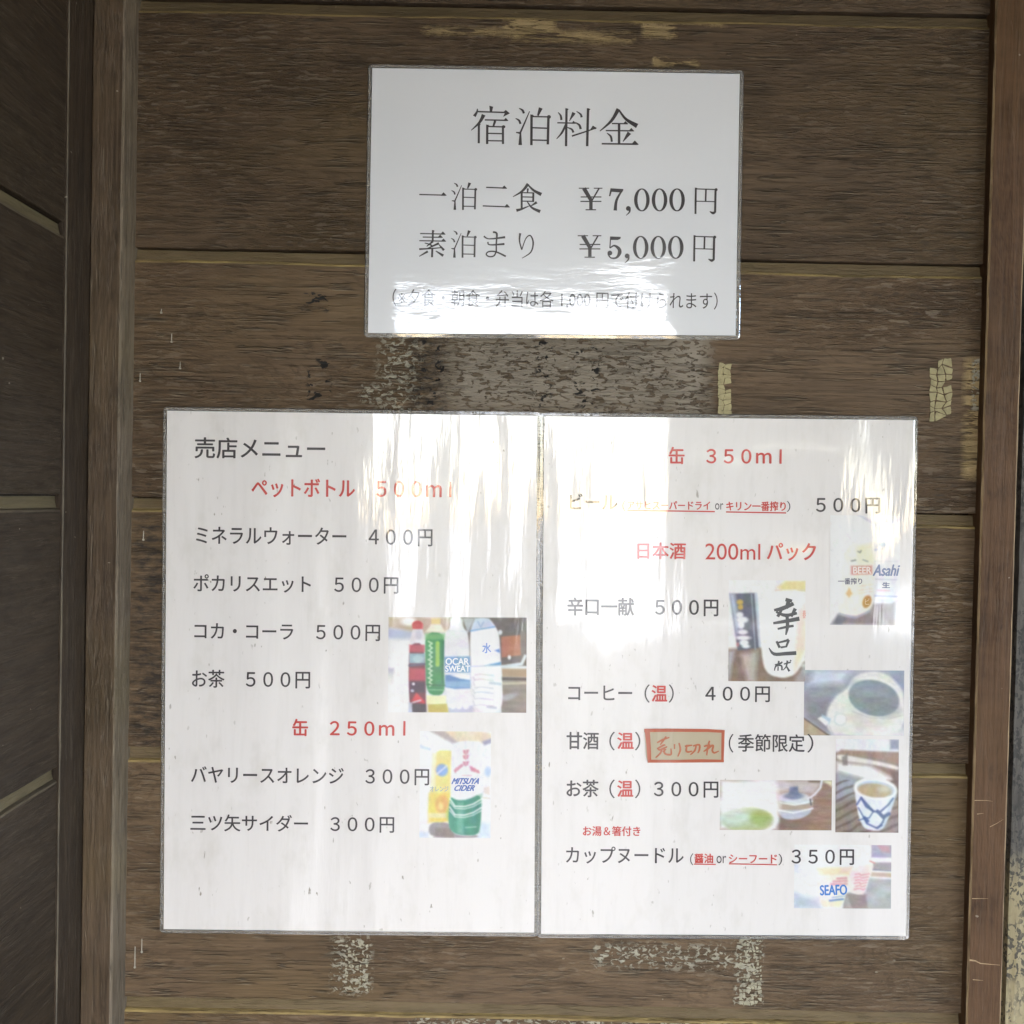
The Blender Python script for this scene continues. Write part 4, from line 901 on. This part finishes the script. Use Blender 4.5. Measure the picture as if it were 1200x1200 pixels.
A.ell(190, 945, 156, 78, (186, 200, 142), 1, 7); A.ell(110, 930, 110, 46, (206, 222, 210), .9, 18); A.ell(270, 930, 62, 42, (166, 186, 96), .8, 14); A.glow(60, 850, 260, 60, WH, .9)
A.done(menu_r, 'small printed photo of a teapot beside green tea')
# cup noodles
A = Art(931, 990, 1044.6, 1064.6, (900, 970), 7.06)
A.rect(0, 0, 1200, 1200, (236, 236, 238)); A.rect(855, 140, 1030, 245, (170, 168, 196), 1, 6); A.poly([(910, 145), (1010, 145), (1010, 205), (940, 200)], (206, 150, 156), .9, 14); A.line([(850, 255), (1030, 268)], 22, (232, 236, 236), 1, 5)
A.rect(870, 285, 1030, 350, (170, 158, 166), 1, 8); A.line([(870, 345), (1030, 355)], 10, (120, 120, 150), .8); A.poly([(860, 365), (1030, 372), (1030, 410), (850, 400)], (206, 180, 156), 1, 6)
A.poly([(820, 410), (1030, 425), (1030, 670), (620, 670), (640, 560)], (186, 190, 194), 1, 8); A.put(((A.X > 820) & (A.Y > 430)) * A.noise(10), (150, 150, 150), .6); A.poly([(640, 540), (815, 550), (830, 670), (630, 670)], (158, 144, 144), 1, 10)
A.poly([(215, 540), (420, 600), (440, 670), (215, 670)], (176, 190, 210), .8, 30); A.rect(215, 300, 255, 380, (206, 214, 238), .9, 12); A.poly([(640, 600), (660, 560), (700, 670), (640, 670)], (190, 180, 180), .8, 10)
A.poly([(400, 320), (690, 320), (650, 560), (610, 660), (450, 660), (420, 560)], (240, 236, 224), 1, 6); A.poly([(410, 335), (690, 330), (680, 390), (420, 390)], (242, 224, 176), .9, 12); A.poly([(600, 330), (700, 320), (690, 360), (600, 370)], (236, 206, 196), .8, 14)
A.poly([(440, 600), (620, 600), (600, 655), (460, 655)], (238, 228, 196), .8, 12)
for q, (a_, b_) in enumerate(((575, 650), (545, 655), (525, 655))): A.line([(a_, 420 + q * 24), (b_, 416 + q * 24)], 18, (230, 160, 170), .9, 4)
A.line([(535, 578), (640, 562)], 9, (130, 170, 220), .9); A.line([(515, 604), (625, 590)], 15, (92, 140, 206), .95)
A.poly([(690, 330), (880, 290), (850, 380), (806, 550), (740, 556), (655, 520)], (240, 226, 222), 1, 6); A.line([(845, 275), (885, 290)], 10, (226, 130, 140))
for q in range(6): A.line([(725 - q % 2 * 8, 385 + q * 25), (760, 380 + q * 24), (770 + q % 3 * 10, 392 + q * 24), (840 - q * 7, 380 + q * 24)], 10, (228, 138, 150), .8, 4)
A.poly([(215, 140), (850, 140), (850, 250), (700, 300), (215, 300)], WH, 1, 12); A.glow(330, 420, 150, 180, WH, 1)
ph = A.done(menu_r, 'small printed photo of two instant noodle cups')
ptext('SEAFO', 432, 474, 652, 556, (900, 970), 7.06, ink((74, 130, 206)), ph, .07, -.03)

# ------------------------------------------------------------------ behind the camera, unseen: porch and yard, some parts added to shape the reflections
M_ground = simple('packed_earth', (.075, .070, .064), .95, .3, 3, .02)
gnd = MB(); gnd.poly([(-400, .4, 0), (400, .4, 0), (400, -900, 0), (-400, -900, 0)][::-1]); g = gnd.build('ground', M_ground); tag(g, kind='structure')
M_pave = simple('pale_gravel', (.60, .60, .59), .9, .1, 2, .004)
pv = MB(); pv.poly([(-14, -13.2, .004), (-40, -300, .004), (40, -300, .004), (14, -13.2, .004)]); tag(pv.build('added_gravel', M_pave), kind='structure')  # unseen pale ground, added to brighten the reflections in the menus
M_roofw = wood('soffit_wood', dark=(.04, .03, .022), light=(.09, .068, .048), flaky=.1)
roof = tag(empty('porch_roof', (0, -1, 2.12)), 'dark wooden porch roof over the plank wall', 'roof')
for i in range(9):
    m = MB(); y0_ = -.005 - i * .232; m.box((-2.6, y0_ - .227, 2.185), (2.6, y0_, 2.205)); m.build('soffit_board', M_roofw, roof)
m = MB(); m.box((-2.6, -2.12, 2.15), (2.6, -2.09, 2.29)); m.build('fascia', M_roofw, roof)
m = MB(); m.box((-2.6, -2.085, 2.208), (2.6, .3, 2.29)); m.build('roof_deck', M_roofw, roof)
m = MB(); m.box((.43, -2.08, 0), (.51, -2.0, 2.184)); tag(m.build('porch_post', M_roofw), 'slim dark porch post behind the photographer', 'post')
scr = tag(empty('reflection_blocker', (-1.4, -2.04, 0)), 'added dark boarded screen, unseen, blocking reflections from the left half of the porch', 'screen')  # added panel that bounds the reflected glare on the left
sc2 = tag(empty('reflection_blocker', (.8, -2.04, 0)), 'narrow added dark screen, unseen, blocking reflections between the slim post and the right opening', 'screen')  # added panel that cuts the reflected glare on the right menu
for i in range(9):
    m = MB(); m.box((.512, -2.055, .05 + i * .236), (1.06, -2.035, .05 + i * .236 + .23)); m.build('plank', M_roofw, sc2)
for i in range(9):
    m = MB(); m.box((-2.5, -2.055, .05 + i * .236), (-.435, -2.035, .05 + i * .236 + .23)); m.build('plank', M_roofw, scr)
M_leaf = simple('leaves', (.05, .075, .022), .6, .5, 3, Specular_IOR_Level=.3)
M_bark = simple('bark', (.09, .07, .05), .9, .3, 12, .01)
def tree(x, y, h, r, label, nleaf=7000):
    t = tag(empty('leafy_tree', (x, y, 0)), label, 'tree', 'trees across the yard')
    m = MB(); p = Vector((x, y, 0)); top = Vector((x + .2, y, h * .55)); m.tube(p, top, h * .035, h * .02, 10)
    for k in range(9):
        a = random.random() * 6.28; e = top + Vector((math.cos(a) * r * .6, math.sin(a) * r * .6, h * random.uniform(.0, .3))); m.tube(top - Vector((0, 0, h * .2 * random.random())), e, h * .012, h * .004, 6)
    m.build('trunk', M_bark, t)
    cl = [(Vector((x, y, h * .62)) + Vector((rng.normal() * r * .45, rng.normal() * r * .4, rng.normal() * h * .17)), r * random.uniform(.25, .5)) for _ in range(26)]
    q = np.zeros((nleaf, 4, 3))
    for i in range(nleaf):
        c, rr = cl[i % len(cl)]; v = rng.normal(size=3); v /= np.linalg.norm(v); pnt = np.array(c) + v * rr * rng.random() ** .4
        a = rng.normal(size=3); a /= np.linalg.norm(a); bb = np.cross(a, rng.normal(size=3)); bb /= np.linalg.norm(bb); s_ = h * .018
        q[i] = [pnt - a * s_, pnt + bb * s_ * .5, pnt + a * s_, pnt - bb * s_ * .5]
    mesh('crown', q.reshape(-1, 3).tolist(), [(4 * i, 4 * i + 1, 4 * i + 2, 4 * i + 3) for i in range(nleaf)], M_leaf, t)
tree(-4.9, -16, 7.5, 2.2, 'leafy tree across the yard to the left')
tree(6.2, -16, 8, 2.8, 'leafy tree across the yard to the right')
tree(-9, -15, 8, 3, 'leafy tree farther left across the yard')
tree(10, -15, 9, 3.2, 'leafy tree farther right across the yard')

def shrub(x, y, h, r, label, n=2600):
    t = tag(empty('stand_in_shrub', (x, y, 0)), label, 'shrub'); m = MB(); m.tube((x, y, 0), (x, y, h * .5), .05, .03); m.build('stem', M_bark, t)
    q = np.zeros((n, 4, 3))
    for i in range(n):
        u = rng.random(); a = rng.random() * 6.283; rr = r * (1 - u ** 2.2) ** .5 * rng.random() ** .3; pnt = np.array([x + rr * math.cos(a), y + rr * math.sin(a), .1 + u * (h - .1)])
        d = rng.normal(size=3); d /= np.linalg.norm(d); b_ = np.cross(d, rng.normal(size=3)); b_ /= np.linalg.norm(b_)
        q[i] = [pnt - d * .09, pnt + b_ * .05, pnt + d * .09, pnt - b_ * .05]
    mesh('crown', q.reshape(-1, 3).tolist(), [(4 * i, 4 * i + 1, 4 * i + 2, 4 * i + 3) for i in range(n)], M_leaf, t)
shrub(-.30, -14.5, 4.0, .72, 'added upright shrub, unseen, its dark reflection standing in for the person at the camera', 6000)  # added for its dark reflection between the two bright patches of glare
